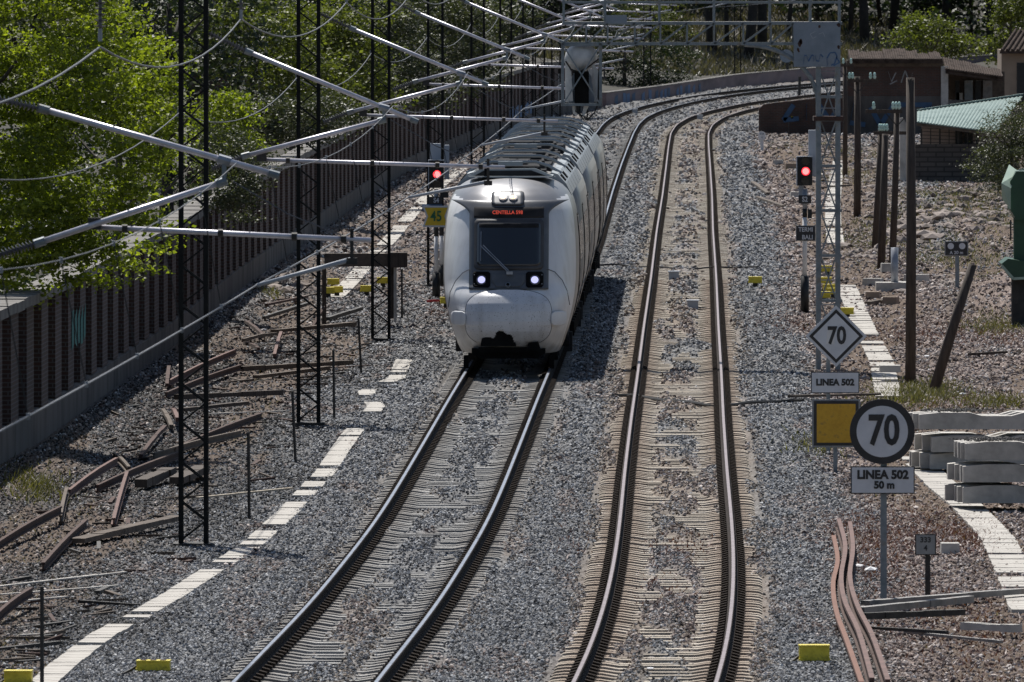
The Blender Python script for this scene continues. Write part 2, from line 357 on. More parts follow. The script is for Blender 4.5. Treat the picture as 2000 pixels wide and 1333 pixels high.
# ------------------------------------------------------------------ track curves
KL = [(60, -5.6), (100, -4.0), (143.7, -2.43), (160, -1.83), (172, -1.49), (182, -1.23), (192, -1.03), (204, -.82), (217, -.6), (232, -.35), (250, -.03), (300, .8), (358, 1.72), (400, 2.32), (422, 2.63), (470, 3.35), (507, 3.94), (547, 4.6), (571, 5.06), (592, 5.62), (612, 6.45), (633, 7.65), (653, 9.1), (674, 11.0), (696, 13.5), (714, 16.2), (732, 19.2), (800, 32), (900, 55)]
KR = [(60, -1.6), (100, -.1), (143.7, 1.56), (153, 1.86), (164, 2.12), (175, 2.32), (186, 2.48), (201, 2.68), (223, 3.0), (245, 3.34), (274, 3.77), (315, 4.4), (364, 5.12), (415, 5.92), (466, 6.68), (510, 7.33), (545, 7.88), (569, 8.45), (592, 9.35), (613, 10.6), (625, 11.6), (641, 12.9), (657, 14.7), (676, 17.2), (700, 20.6), (732, 25.5), (800, 38.3), (900, 61)]
YS = np.arange(60, 900, 1.0)
def curve(K):
    k = np.array(K); y = np.interp(YS, k[:, 0], k[:, 1])
    ker = np.hanning(23); ker /= ker.sum(); yp = np.pad(y, 11, mode='reflect', reflect_type='odd')
    return np.convolve(yp, ker, 'valid')
CL, CR = curve(KL), curve(KR)
def cx(C, y): return np.interp(y, YS, C)
def slope(C, y): return (cx(C, y+2)-cx(C, y-2))/4

WALLP = [(-11.5, 120), (-9.6, 170), (-8.5, 204.5), (-8.1, 220), (-7.73, 240.8), (-7.25, 262.7), (-6.87, 300), (-6.05, 346.7), (-5.25, 394), (-4.24, 446), (-2.1, 510), (1.24, 594), (4.6, 630), (8.2, 662), (13.2, 716), (19.5, 758), (32, 830), (50, 910)]
wy = np.array([p[1] for p in WALLP]); wx = np.array([p[0] for p in WALLP])
ker = np.hanning(31); ker /= ker.sum()
WYS = np.arange(120, 910, 1.0); WXS = np.convolve(np.pad(np.interp(WYS, wy, wx), 15, mode='reflect', reflect_type='odd'), ker, 'valid')
def wallx(y): return np.interp(y, WYS, WXS)

# smooth random fields
def vnoise(x, y, seed=0):
    xi = np.floor(x).astype(int); yi = np.floor(y).astype(int); fx = x-xi; fy = y-yi
    fx = fx*fx*(3-2*fx); fy = fy*fy*(3-2*fy)
    def h(a, b):
        n = (a*374761393+b*668265263+seed*974711) & 0x7fffffff; n = (n ^ (n >> 13))*1274126177 & 0x7fffffff
        return ((n ^ (n >> 16)) & 0xffff)/65535.
    return (h(xi, yi)*(1-fx)+h(xi+1, yi)*fx)*(1-fy)+(h(xi, yi+1)*(1-fx)+h(xi+1, yi+1)*fx)*fy
def fb(x, y, s=0): return (vnoise(x, y, s)+.5*vnoise(x*2.1, y*2.1, s+1)+.25*vnoise(x*4.3, y*4.3, s+2))/1.75
def sm(a, b, x): t_ = np.clip((x-a)/(b-a), 0, 1); return t_*t_*(3-2*t_)

def cover(uu, X, Y, sd):        # where ballast hides the sleepers: middle strip and patches at the ends
    n = fb(X*2.2, Y*.35, sd); e = fb(X*1.5, Y*.12, sd+9)
    mid = (1-sm(.15, .5, np.abs(uu)))*sm(.42, .58, n+.04)
    end = sm(1.0, 1.28, np.abs(uu))*sm(.42, .54, e+(.1 if sd == 20 else 0))
    return np.clip(mid+end+.8*sm(.66, .74, e), 0, 1)
def bedz(X, Y):
    z = np.full(X.shape, G0)+.10*(fb(X*.35, Y*.06, 3)-.5)
    lo = np.full(X.shape, 1e9)
    for C, sd in ((CL, 20), (CR, 40)):
        u = X-cx(C, Y); a = np.abs(u); lo = np.minimum(lo, a)
        ins = 1-sm(1.2, 1.36, a)
        sh = (1-sm(2.0, 3.2, a))
        z = z+(-.2-z)*sh
        lvl = -.222+.07*cover(u, X, Y, sd)
        z = z*(1-ins)+lvl*ins
    # old bank at the foot of the wall
    dw = X-wallx(Y); z = z+.22*(1-sm(.2, 1.8, dw))*(dw > -.5)
    # rubble and earth mounds on the right
    for (mx, my, rx, ry, hh) in MOUNDS:
        q = ((X-mx)/rx)**2+((Y-my)/ry)**2; z = z+hh*np.exp(-q*1.3)*(.75+.5*fb(X*2, Y*.5, 5))
    return z, lo
MOUNDS = []
for (px, py, rx, ry, hh) in ((1960, 600, 1.5, 10, .75), (1850, 465, 1.6, 14, .55), (1900, 420, 2.0, 18, .7), (1560, 300, 1.6, 16, .25), (1800, 430, 1.2, 10, .45), (1960, 480, 1.4, 12, .3)):
    q = W(px, py); MOUNDS.append((q.x, q.y, rx, ry, hh))
def zoneat(X, Y):
    r = X-cx(CR, Y); l = cx(CL, Y)-X
    n = fb(X*.9, Y*.12, 11)-.5
    z = sm(2.3, 3.2, r+n*1.2)*.95
    z = z*(1-.8*sm(.5, .6, fb(X*.5, Y*.05, 77))*sm(6, 7.5, r))
    z = np.maximum(z, sm(3.0, 6.0, l+n*2.5)*.25)
    z = np.maximum(z, .35*sm(.62, .72, fb(X*1.1, Y*.12, 60)))
    z = np.maximum(z, sm(260, 380, Y)*sm(2.0, 3.0, l)*.6)*(1-.6*sm(480, 600, Y))
    # rusty stain inside the right track and by its rails
    u = np.abs(X-cx(CR, Y)); z = np.maximum(z, (.5*(1-sm(1.0, 1.5, u)))*sm(.4, .6, fb(X, Y*.05, 31)))
    return np.clip(z, 0, 1)

def soilat(X, Y):      # bare brown earth on the right bank and below the wall
    rr_2 = X-cx(CR, Y); return np.maximum(sm(2.8, 3.8, rr_2)*sm(.46, .58, fb(X*.55, Y*.045, 77)), (cx(CL, Y)-X > 3.5)*sm(.5, .62, fb(X*.8, Y*.06, 71))*.8)
def darkat(X, Y):      # darker tone on the ground left of the train track
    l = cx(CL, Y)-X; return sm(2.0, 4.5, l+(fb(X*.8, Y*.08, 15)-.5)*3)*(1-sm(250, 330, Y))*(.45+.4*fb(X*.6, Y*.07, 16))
def tanat(X, Y):       # dusty brown staining along the rails
    uR = np.abs(X-cx(CR, Y)); uL = np.abs(X-cx(CL, Y)); n = fb(X*1.5, Y*.06, 18)
    return np.clip((1-sm(1.1, 1.6, uR))*sm(.3, .65, n)*.55+(1-sm(1.2, 1.6, uL))*sm(.45, .7, n)*.25, 0, 1)
# rows/columns of the detailed track bed
rows = []
y_ = 1480.0
while y_ > 148: rows.append((H-G0)*F/(y_+125)); y_ -= 1.3
rows = np.array(rows)
cu_ = np.concatenate([np.linspace(-.075, -.047, 24)[:-1], np.linspace(-.047, .047, 520), np.linspace(.047, .085, 28)[1:]])
X = rows[:, None]*cu_[None, :]; Y = np.repeat(rows[:, None], len(cu_), 1)
X = X+RN.normal(0, .25, X.shape)*(rows[:, None]*.00018); Y = Y+RN.uniform(-.3, .3, Y.shape)*np.gradient(rows)[:, None]
Z, lo = bedz(X, Y)
amp = .012*np.clip(Y/190, .9, 2.4)
uL = np.abs(X-cx(CL, Y)); uR = np.abs(X-cx(CR, Y)); tr = np.minimum(uL, uR)
amp = amp*np.where(tr < 1.3, .55, 1)
Z = Z+RN.normal(0, 1, Z.shape)*amp
me = ngrid('track_bed', X, Y, Z, M['ground'], False, {'zone': zoneat(X, Y), 'left_dark': darkat(X, Y), 'tan': tanat(X, Y), 'soil': soilat(X, Y)})
o = link('ballast', me, None); tag(o, 'grey ballast and pinkish gravel ground between wall and sidings', None, kind='structure'); del o['label']
o['label'] = 'grey ballast ground around both tracks turning to pinkish gravel on the right'

# wide ground beyond
def terr(X, Y):
    z = np.full(X.shape, -.75)
    left = wallx(Y)-X; z = z+sm(.5, 3, left)*.5+np.clip(left-2, 0, 60)*.11*(left > 0)
    z = z+np.clip(Y-765, 0, 120)*.016+np.clip(Y-900, 0, 700)*.07
    z = z+sm(12, 60, X-cx(CR, Y))*1.2*(fb(X*.02, Y*.01, 4))
    return z
gy = np.concatenate([np.arange(-300, 120, 60.), np.arange(120, 900, 6.), np.arange(900, 3600, 60.)])
gx = np.concatenate([np.arange(-1500, -80, 60.), np.arange(-80, 80, 1.6), np.arange(80, 1560, 60.)])
GX, GY = np.meshgrid(gx, gy); GZ = terr(GX, GY)+.12*RN.normal(0, 1, GX.shape)*(np.abs(GX) < 90)*(GY > 700)
o = link('ground', ngrid('ground', GX, GY, GZ, M['terrain'], True), None); o['kind'] = 'structure'

# ------------------------------------------------------------------ loose stones (geometry nodes instances)
def scatter(name, pts, sc, mat, label):
    me = bpy.data.meshes.new(name); me.vertices.add(len(pts)); me.vertices.foreach_set('co', pts.astype('f4').ravel())
    a = me.attributes.new('sc', 'FLOAT', 'POINT'); a.data.foreach_set('value', sc.astype('f4')); me.update()
    o = link(name, me, None); tag(o, label, 'stones', kind='stuff')
    ng = bpy.data.node_groups.new(name, 'GeometryNodeTree')
    ng.interface.new_socket('Geometry', in_out='INPUT', socket_type='NodeSocketGeometry'); ng.interface.new_socket('Geometry', in_out='OUTPUT', socket_type='NodeSocketGeometry')
    N = ng.nodes; gi = N.new('NodeGroupInput'); go = N.new('NodeGroupOutput')
    ico = N.new('GeometryNodeMeshIcoSphere'); ico.inputs['Radius'].default_value = 1; ico.inputs['Subdivisions'].default_value = 1
    sp = N.new('GeometryNodeSetPosition'); rv = N.new('FunctionNodeRandomValue'); rv.data_type = 'FLOAT_VECTOR'
    rv.inputs[0].default_value = (-.25, -.25, -.25); rv.inputs[1].default_value = (.25, .25, .25)
    ng.links.new(ico.outputs[0], sp.inputs[0]); ng.links.new(rv.outputs[0], sp.inputs['Offset'])
    smn = N.new('GeometryNodeSetMaterial'); smn.inputs['Material'].default_value = mat; ng.links.new(sp.outputs[0], smn.inputs[0])
    mp = N.new('GeometryNodeMeshToPoints'); ng.links.new(gi.outputs[0], mp.inputs[0])
    io = N.new('GeometryNodeInstanceOnPoints'); ng.links.new(mp.outputs[0], io.inputs['Points']); ng.links.new(smn.outputs[0], io.inputs['Instance'])
    rr = N.new('FunctionNodeRandomValue'); rr.data_type = 'FLOAT_VECTOR'; rr.inputs[1].default_value = (6.28, 6.28, 6.28); rr.inputs['Seed'].default_value = 3
    rs = N.new('FunctionNodeRandomValue'); rs.data_type = 'FLOAT_VECTOR'; rs.inputs[0].default_value = (.7, .7, .5); rs.inputs[1].default_value = (1.35, 1.2, .9); rs.inputs['Seed'].default_value = 5
    na = N.new('GeometryNodeInputNamedAttribute'); na.data_type = 'FLOAT'; na.inputs[0].default_value = 'sc'
    vm = N.new('ShaderNodeVectorMath'); vm.operation = 'SCALE'; ng.links.new(rs.outputs[0], vm.inputs[0]); ng.links.new(na.outputs[0], vm.inputs['Scale'])
    ng.links.new(rr.outputs[0], io.inputs['Rotation']); ng.links.new(vm.outputs[0], io.inputs['Scale'])
    ng.links.new(io.outputs[0], go.inputs[0])
    md = o.modifiers.new('scatter', 'NODES'); md.node_group = ng; return o
def sample(n, y0=1500, y1=172):
    py = RN.uniform(y1, y0, n); px = RN.uniform(-150, 2150, n)
    d = (H-G0)*F/(py+125); return (px-1000)*d/F, d
N_ST = 580000
x, y = sample(N_ST); z, lo = bedz(x, y); zn = zoneat(x, y)
tb = np.zeros(len(x))
keep = np.ones(len(x), bool)
for C, sd in ((CL, 20), (CR, 40)):
    u = x-cx(C, y); ins = np.abs(u) < 1.33; cv = cover(u, x, y, sd)
    keep &= ~(ins & (RN.uniform(0, 1, len(x)) > cv*1.0+.05)); keep &= ~(np.abs(np.abs(u)-.834) < .17)
keep &= x > wallx(y)+.1
keep &= RN.uniform(0, 1, len(x)) > soilat(x, y)*.72
pink = RN.uniform(0, 1, len(x)) < zn*.95
s = RN.uniform(.013, .029, len(x))*np.clip(y/190, .95, 2.6)
s = np.where(pink, s*RN.choice([.7, .8, 1.0, 1.5], len(x)), s)
pts = np.stack([x, y, z+s*.25], -1)
dk = (~pink) & (RN.uniform(0, 1, len(x)) < darkat(x, y)); tn = (~pink) & ~dk & (RN.uniform(0, 1, len(x)) < tanat(x, y)); gr_ = keep & ~pink & ~dk & ~tn
scatter('dark_stones', pts[keep & dk], s[keep & dk], M['stone_dark'], 'dark stones on the old ground left of the train track')
scatter('dusty_stones', pts[keep & tn], s[keep & tn], M['stone_tan'], 'dusty tan ballast stones between and beside the rails')
scatter('ballast_stones', pts[gr_], s[gr_], M['stone_grey'], 'loose grey crushed ballast stones around and between the two tracks')
scatter('gravel_stones', pts[keep & pink], s[keep & pink], M['stone_pink'], 'mixed pinkish brown gravel and rubble stones beside the tracks')

# ------------------------------------------------------------------ tracks
def railpts(C, off, y0, y1, st):
    out = []; yy = y0
    while yy <= y1:
        sl_ = slope(C, yy); n = math.hypot(1, sl_); out.append((float(cx(C, yy)+off/n), float(yy-off*sl_/n))); yy += st
    return out
def rail_mesh(C, off):
    pr = [(-.065, -.16), (-.065, -.148), (-.012, -.125), (-.01, -.045), (-.034, -.035), (-.034, -.008), (-.023, 0), (.023, 0), (.034, -.008), (.034, -.035), (.01, -.045), (.012, -.125), (.065, -.148), (.065, -.16)]
    pp = railpts(C, off, 100, 800, 1.5); vs = []; fs = []; n = len(pr); mi = []
    for (x_, y_) in pp:
        sl_ = float(slope(C, y_)); L = math.hypot(1, sl_)
        for a, z_ in pr: vs.append((x_+a/L, y_-a*sl_/L, z_))
    for i in range(len(pp)-1):
        for k in range(n-1):
            fs.append((i*n+k, i*n+k+1, (i+1)*n+k+1, (i+1)*n+k)); mi.append(1 if k == 6 else 0)
    return vs, fs, mi
SL = [(-1.23, -.2), (-1.19, -.178), (-1.08, -.165), (-.62, -.165), (-.45, -.192), (.45, -.192), (.62, -.165), (1.08, -.165), (1.19, -.178), (1.23, -.2)]
sb = MB(); n = len(SL)
for hw, zz in ((.14, None), (.105, 0)):
    pass
vs = []
for yy, dz in ((-.14, -.12), (-.1, 0), (.1, 0), (.14, -.12)):
    for a, z_ in SL: vs.append((a, yy, z_+dz))
fs = []
for r_ in range(3):
    for k in range(n-1): fs.append((r_*n+k, r_*n+k+1, (r_+1)*n+k+1, (r_+1)*n+k))
fs += [(0, n, 2*n, 3*n), (n-1, 4*n-1, 3*n-1, 2*n-1)]
sb.add(vs, fs); SLEEP = sb.mesh('sleeper'); SLEEP.materials.append(M['sleeper'])
def track(C, label, headmat, sd, SM='sleeper'):
    SLP = SLEEP.copy(); SLP.materials.clear(); SLP.materials.append(M[SM])
    t = thing('railway_track', label, 'railway track', (float(cx(C, 150)), 150, 0)); L0 = t.location.copy()
    for off in (-.834, .834):
        vs, fs, mi = rail_mesh(C, off); me = bpy.data.meshes.new('rail'); me.from_pydata([Vector(v)-L0 for v in vs], [], fs)
        me.materials.append(M['railside']); me.materials.append(headmat); me.polygons.foreach_set('material_index', mi); me.update()
        link('rail', me, None, t)
    yy = 128.; k = 0; rest = MB(); clips = MB()
    while yy < 780:
        x_ = float(cx(C, yy)); a = -math.atan(float(slope(C, yy))); dz = random.uniform(-.012, .006)
        if k < 300 and yy > 138:
            o = link('sleeper', SLP, None, t); o.location = Vector((x_, yy, dz))-L0; o.rotation_euler = (0, 0, a+random.uniform(-.006, .006)); k += 1
        else:
            M3 = Matrix.Rotation(a, 3, 'Z'); rest.add([M3 @ Vector(v)+Vector((x_, yy, dz)) for v in sb.v], sb.f)
        if yy < 700:
            for off in (-.834, .834):
                for s_ in (-1, 1):
                    clips.box((x_+off+s_*.115, yy, -.14), (.095, .14, .05), (0, s_*.25, a))
        yy += .6
    o = obj('sleeper_row', rest, M[SM], t, True); o['kind'] = 'stuff'
    o = obj('rail_fastening', clips, M['clip'], t, True); o['kind'] = 'stuff'
    return t
M['head_blue'] = grain('polished_rail_head', (.12, .14, .18), (.22, .24, .29), 3, .4, .6)
M['head_dull'] = grain('dull_rail_head', (.13, .105, .11), (.2, .17, .18), 3, .5, .4)
TL = track(CL, 'curved left railway track carrying the white train', M['head_blue'], 20)
TR = track(CR, 'empty right railway track with stained pale sleepers', M['head_dull'], 40, 'sleeper2')
# cables and boxes lying in the tracks
for (a, b, lab) in (((1195, 776), (1570, 790), 'thick dark cable crossing the right track near the diamond sign'), ((1170, 520), (1480, 527), 'thin dark cable crossing the right track beside the train')):
    p0 = W(*a, z=-.17); p1 = W(*b, z=-.2); pts_ = []
    for i in range(25):
        f_ = i/24; q = p0.lerp(p1, f_); q.z = -.15+.02*math.sin(f_*20); q.y += -2.2*math.sin(f_*math.pi)*(1 if lab[1] == 'h' and 'thick' in lab else .5)+1.0*math.sin(f_*9)
        pts_.append(q)
    tag(obj('cable', MB().tube(pts_, .035 if 'thick' in lab else .025, 6), M['cable']), lab, 'cable')
for (px, py, lab) in ((1353, 605, 'nearer small grey box between the rails of the right track'), (1316, 547, 'farther small grey box between the rails of the right track'), (1240, 222, 'small grey box between the rails far along the left track'), (1367, 234, 'small grey box between the rails where the right track starts to curve')):
    q = W(px, py, -.2); t = thing('track_box', lab, 'track box', q)
    mb = MB().box((0, 0, .1), (.26, .4, .2)); mb.box((0, 0, .215), (.3, .44, .03)); obj('case', mb, M['grey_plate'], t)
    obj('conduit', MB().tube([(.1, 0, .05), (.35, .3, .02), (.6, .4, .0)], .02), M['cable'], t)

# ------------------------------------------------------------------ long wall on the left
wt = thing('boundary_wall', 'long dark wall with brick piers and concrete coping along the left', 'wall', (float(wallx(200)), 200, G0))
def sweep(prof, y0, y1, st, fx=lambda y: float(wallx(y))):
    mb = MB(); n = len(prof); vs = []; yy = y0; m = 0
    while yy <= y1+1e-6:
        for a, z_ in prof: vs.append((fx(yy)+a, yy, z_))
        yy += st; m += 1
    fs = []
    for i in range(m-1):
        for k in range(n): k2 = (k+1) % n; fs.append((i*n+k, (i+1)*n+k, (i+1)*n+k2, i*n+k2))
    fs.append(tuple(range(n))); fs.append(tuple((m-1)*n+k for k in range(n-1, -1, -1)))
    mb.add(vs, fs); return mb
WEND = 630
obj('plinth', sweep([(0, -.6), (0, .44), (-.06, .48), (-.45, .48), (-.45, -.6)], 150, WEND, 4), M['darkconc'], wt, True)
obj('wall_panel', sweep([(-.24, .475), (-.24, 2.36), (-.4, 2.36), (-.4, .475)], 150, WEND, 4), M['brick'], wt, True)
yy = 152.; pm = None; k = 0
while yy < WEND-4:
    st = 4.0
    a = -math.atan(float((wallx(yy+2)-wallx(yy-2))/4))
    if pm is None: pm = MB().box((-.12, 0, 1.42), (.235, 1.9, 1.88)).mesh('brick_pier'); pm.materials.append(M['brickpier'])
    o = link('brick_pier', pm, None, wt); o.location = Vector((float(wallx(yy)), yy, 0))-wt.location; o.rotation_euler = (0, 0, a)
    # coping slabs
    for q in range(2):
        y2 = yy+q*2.0
        if q == 0 and k == 0: cm = MB().box((-.18, 0, 2.46), (.56, 1.975, .17)).mesh('coping_slab'); cm.materials.append(M['coping']); k = 1
        o = link('coping_slab', cm, None, wt); o.location = Vector((float(wallx(y2))+random.uniform(-.015, .015), y2, random.uniform(-.015, .015)))-wt.location; o.rotation_euler = (0, 0, a)
    yy += st
for (px, py, w_) in ((150, 690, .5), (178, 660, .4)):
    pass
lw = thing('low_wall', 'low pale pink rendered wall with graffiti along the far curve', 'wall', (4.8, 632, G0))
obj('render', sweep([(0, -.5), (0, .62), (-.3, .62), (-.3, -.5)], 632, 850, 5), M['pinkwall'], lw, True)
obj('coping', sweep([(.03, .625), (.03, .68), (-.33, .68), (-.33, .625)], 632, 850, 5), M['coping'], lw, True)
g = MB(); g2 = MB()
for i in range(16):
    y0 = 636+i*3.3+random.uniform(-1.6, 1.6); x0 = float(wallx(y0))+.02; x1 = float(wallx(y0+1.6))+.02
    (g if i % 3 else g2).add([(x0, y0, .0+random.uniform(-.2, 0)), (x1, y0+1.6, random.uniform(-.2, 0)), (x1, y0+1.6, .5), (x0, y0, random.uniform(.3, .55))], [(0, 1, 2, 3)])
obj('graffiti', g, M['bluegraf'], lw, True, label='blue spray painted panels'); obj('graffiti', g2, M['darkblue'], lw, True)
for (ya, yb, mt, zz) in ((224, 229, 'turq', (1.15, 1.9)), (560, 590, 'bluegraf', (.2, .9)), (605, 626, 'whitegraf', (.3, 2.0))):
    mb = MB()
    for i in range(5):
        y0 = ya+(yb-ya)*i/5; y1 = y0+(yb-ya)/7
        mb.add([(float(wallx(y0))+.012, y0, zz[0]+random.uniform(0, .2)), (float(wallx(y1))+.012, y1, zz[0]+random.uniform(0, .2)), (float(wallx(y1))+.012, y1, zz[1]), (float(wallx(y0))+.012, y0, zz[1]-random.uniform(0, .3))], [(0, 1, 2, 3)])
    obj('graffiti', mb, M[mt], wt, True)

# ------------------------------------------------------------------ trees
def foliage(centers, radii, n, leaf, seed, tintbias=0.0, flat=.9, clump=.45, nclump=None):
    r = np.random.default_rng(seed); out_v = []; tints = []
    nc = nclump or max(30, n//45)
    C = []; 
    for c, R in zip(centers, radii):
        R = np.array(R, float); k = max(6, int(nc*(R.prod()/sum(np.prod(q) for q in radii))))
        d = r.normal(0, 1, (k, 3)); d /= np.linalg.norm(d, axis=1)[:, None]
        rad = r.uniform(.45, 1.0, k)**.6
        rad *= 1+.22*(r.uniform(-1, 1, k))
        C.append(np.array(c)+d*rad[:, None]*R)
    C = np.vstack(C); m = max(4, n//len(C)); tb = r.uniform(0, 1, len(C))
    cc = np.repeat(C, m, 0); tbr = np.repeat(tb, m)
    sz = np.repeat(r.uniform(.6, 1.25, len(C)), m)*clump
    p = cc+r.normal(0, 1, cc.shape)*sz[:, None]*np.array([.75, .65, .27])
    k = len(p); a = r.normal(0, 1, (k, 3)); a[:, 2] *= .5; a /= np.linalg.norm(a, axis=1)[:, None]
    b = np.cross(a, r.normal(0, 1, (k, 3))); b /= np.linalg.norm(b, axis=1)[:, None]
    L = leaf*r.uniform(.7, 1.6, k)[:, None]; Wd = L*.3
    v = np.stack([p-a*L*.5, p+b*Wd, p+a*L*.5, p-b*Wd], 1).reshape(-1, 3)
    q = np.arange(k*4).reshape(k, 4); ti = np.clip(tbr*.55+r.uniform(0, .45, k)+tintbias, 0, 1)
    return v, q, np.repeat(ti, 4)
def crown(name, centers, radii, n, leaf, seed, mat, parent, **kw):
    v, q, ti = foliage(centers, radii, n, leaf, seed, **kw)
    return link(name, nmesh(name, v, q, mat, False, {'tint': ti}), None, parent)
def trunkmb(h, r, seed, limbs=6, lean=0, top=None):
    rr = random.Random(seed); mb = MB(); pts = []; n = 7
    for i in range(n):
        f_ = i/(n-1); pts.append((lean*f_+rr.uniform(-.06, .06)*h*.15, rr.uniform(-.06, .06)*h*.15, h*f_))
    mb.tube(pts, r, 7, r*.35)
    for k in range(limbs):
        f_ = rr.uniform(.35, .95); i = int(f_*(n-1)); p = Vector(pts[i]); a = rr.uniform(0, 6.28); L = h*rr.uniform(.2, .42)
        q = p+Vector((math.cos(a)*L*.7, math.sin(a)*L*.7, L*.6)); md_ = p.lerp(q, .5)+Vector((0, 0, -L*.08))
        mb.tube([p, md_, q], [r*.42, r*.28, r*.1], 5)
    return mb
def tree(label, loc, h, blobs, n, leaf, mat, seed, name='tree', group=None, trunk_r=.14, tm='trunk', limbs=7, lean=0, **kw):
    t = thing(name, label, 'tree', loc, 0, group)
    obj('trunk', trunkmb(h*.85, trunk_r, seed, limbs, lean), M[tm], t, smooth=True)
    crown('crown', [b[0] for b in blobs], [b[1] for b in blobs], n, leaf, seed, M[mat], t, **kw)
    return t
def terz(x, y): return float(terr(np.array([[float(x)]]), np.array([[float(y)]]))[0, 0])
def scr(px, py, d, z0):        # offset of a crown blob from the tree base
    q = P(px, py, d); return q
def leafy(label, d, base_px, blobs, n, leaf, mat, seed, **kw):
    """blobs: (px, py, radius_px_x, radius_px_y)"""
    s_ = F/d; bx = (base_px-1000)*d/F
    if d < 730 and base_px < 1500: bx = min(bx, float(wallx(d))-1.1)
    bz = terz(bx, d)
    bl = []; top = 0
    for (px, py, rx, ry) in blobs:
        q = P(px, py, d); c = (q.x-bx, random.uniform(-.6, .6)*rx/s_, q.z-bz); bl.append((c, (rx/s_, min(rx, ry)/s_*.9, ry/s_))); top = max(top, c[2]+ry/s_*.4)
    return tree(label, (bx, d, bz), top, bl, n, leaf, mat, seed, **kw)
leafy('large bright green leafy tree spilling over the wall at the left edge', 214, 90, [(60, 100, 180, 150), (170, 330, 150, 170), (20, 430, 190, 150), (250, 190, 80, 90), (120, 500, 170, 70), (-60, 200, 150, 200), (300, 330, 50, 80), (305, 455, 60, 55), (220, 545, 90, 45), (40, -60, 200, 120)], 44000, .08, 'leaf_bright', 1, clump=.25, nclump=900)
leafy('bright green tree seen behind the first mast beyond the largest tree', 262, 320, [(290, 140, 60, 70), (300, 260, 60, 100), (230, 60, 70, 60)], 6500, .085, 'leaf_bright', 2, clump=.34)
leafy('yellowish young tree right of the nearest mast behind the wall', 285, 440, [(440, 230, 55, 55), (430, 330, 40, 50), (470, 290, 35, 40)], 5500, .08, 'leaf_bright', 3, clump=.28, trunk_r=.06)
leafy('dark olive bush leaning over the wall between the first two masts', 268, 460, [(450, 360, 70, 55), (480, 310, 50, 50), (430, 290, 50, 60), (475, 400, 40, 40)], 9000, .06, 'leaf_olive', 4, clump=.25, trunk_r=.08)
leafy('grey green bushy tree behind the second mast low against the wall', 315, 560, [(560, 240, 90, 55), (640, 220, 70, 50), (500, 250, 60, 50)], 11000, .07, 'leaf_olive', 5, clump=.3, tintbias=-.1)
leafy('broad mid green tree behind the two nearest masts', 345, 520, [(500, 110, 110, 70), (600, 160, 90, 70), (430, 70, 70, 60), (540, 40, 70, 40)], 13000, .1, 'leaf_mid', 6, clump=.45, tintbias=.12)
leafy('vivid green rounded tree between second and third mast', 375, 690, [(680, 130, 80, 90), (640, 60, 80, 50), (720, 190, 60, 50), (700, 20, 80, 40)], 12000, .1, 'leaf_mid', 7, clump=.42, tintbias=.18)
leafy('dull olive tree between third and fourth mast', 405, 800, [(790, 110, 60, 90), (830, 170, 60, 60), (780, 40, 60, 50)], 9000, .09, 'leaf_olive', 8, clump=.4, tintbias=-.12)
leafy('olive green tree behind the fourth and fifth masts', 440, 890, [(890, 90, 70, 80), (930, 140, 50, 50), (880, 20, 70, 40)], 9500, .1, 'leaf_olive', 9, clump=.42, tintbias=-.05)
leafy('soft green tree behind the crossing pipes in the middle distance', 500, 980, [(970, 60, 70, 60), (1010, 30, 60, 50), (950, 110, 45, 40)], 7000, .12, 'leaf_olive', 10, clump=.5, tintbias=-.1)
leafy('light green tree between gantry rails at the top centre', 800, 1270, [(1260, 45, 80, 50), (1200, 20, 70, 40), (1310, 70, 50, 40)], 7000, .13, 'leaf_mid', 11, clump=.5)
leafy('large dark green tree behind the hanging wrapped signal', 700, 1220, [(1230, 150, 60, 45), (1300, 130, 60, 50), (1180, 90, 50, 60)], 8000, .14, 'leaf_dark', 12, clump=.6)
leafy('bright green shrub in front of the dark wood above the brick ruin', 600, 1820, [(1830, 85, 60, 32), (1770, 75, 45, 35), (1870, 95, 40, 25), (1810, 50, 60, 30)], 4500, .13, 'leaf_mid', 13, clump=.5, tintbias=.1)
leafy('green tree at the top right corner above the ochre house', 600, 1975, [(1975, 60, 40, 60), (1940, 100, 30, 30), (1990, 0, 50, 50)], 5000, .14, 'leaf_mid', 14, clump=.5, tintbias=.15)
leafy('dense olive shrub beside the green roofed shed at the right edge', 392, 1975, [(1965, 270, 55, 60), (1990, 330, 70, 70), (1930, 330, 40, 45), (2010, 240, 50, 50)], 15000, .06, 'leaf_olive', 15, clump=.28, trunk_r=.08, tintbias=.02)
# the darker wood on the left hill
hz = [(60, 330, -60, 230), (330, 330, 20, 260), (260, 410, -30, 240), (420, 470, -20, 250), (580, 520, -40, 230), (720, 560, -30, 220), (830, 590, -20, 220), (940, 620, -10, 200), (120, 400, 40, 260), (500, 600, 60, 220), (650, 450, 70, 160), (1060, 600, -10, 120)]
for i, (px, d, cy, ry) in enumerate(hz):
    places = ['leftmost', 'second', 'third', 'fourth', 'fifth', 'sixth', 'seventh', 'eighth', 'ninth', 'tenth', 'eleventh', 'twelfth']
    rx = 110*330/d*1.3
    rx = 150*330/d+30
    order = sorted(range(len(hz)), key=lambda k: hz[k][0]).index(i)
    leafy('shaded dark green hillside tree, %s from the left behind the brighter trees' % places[order], d, px, [(px, cy, rx, ry*330/d), (px+rx*.5, cy+ry*.4*330/d, rx*.7, ry*.5*330/d), (px-rx*.5, cy+ry*.5*330/d, rx*.7, ry*.45*330/d)], 7000, .1*d/330+.04, 'leaf_dark' if i % 3 else 'leaf_mid', 30+i, clump=.75*d/400, trunk_r=.2, tm='trunkdark', tintbias=-.12, group='shaded trees on the left hill', name='hillside_tree')
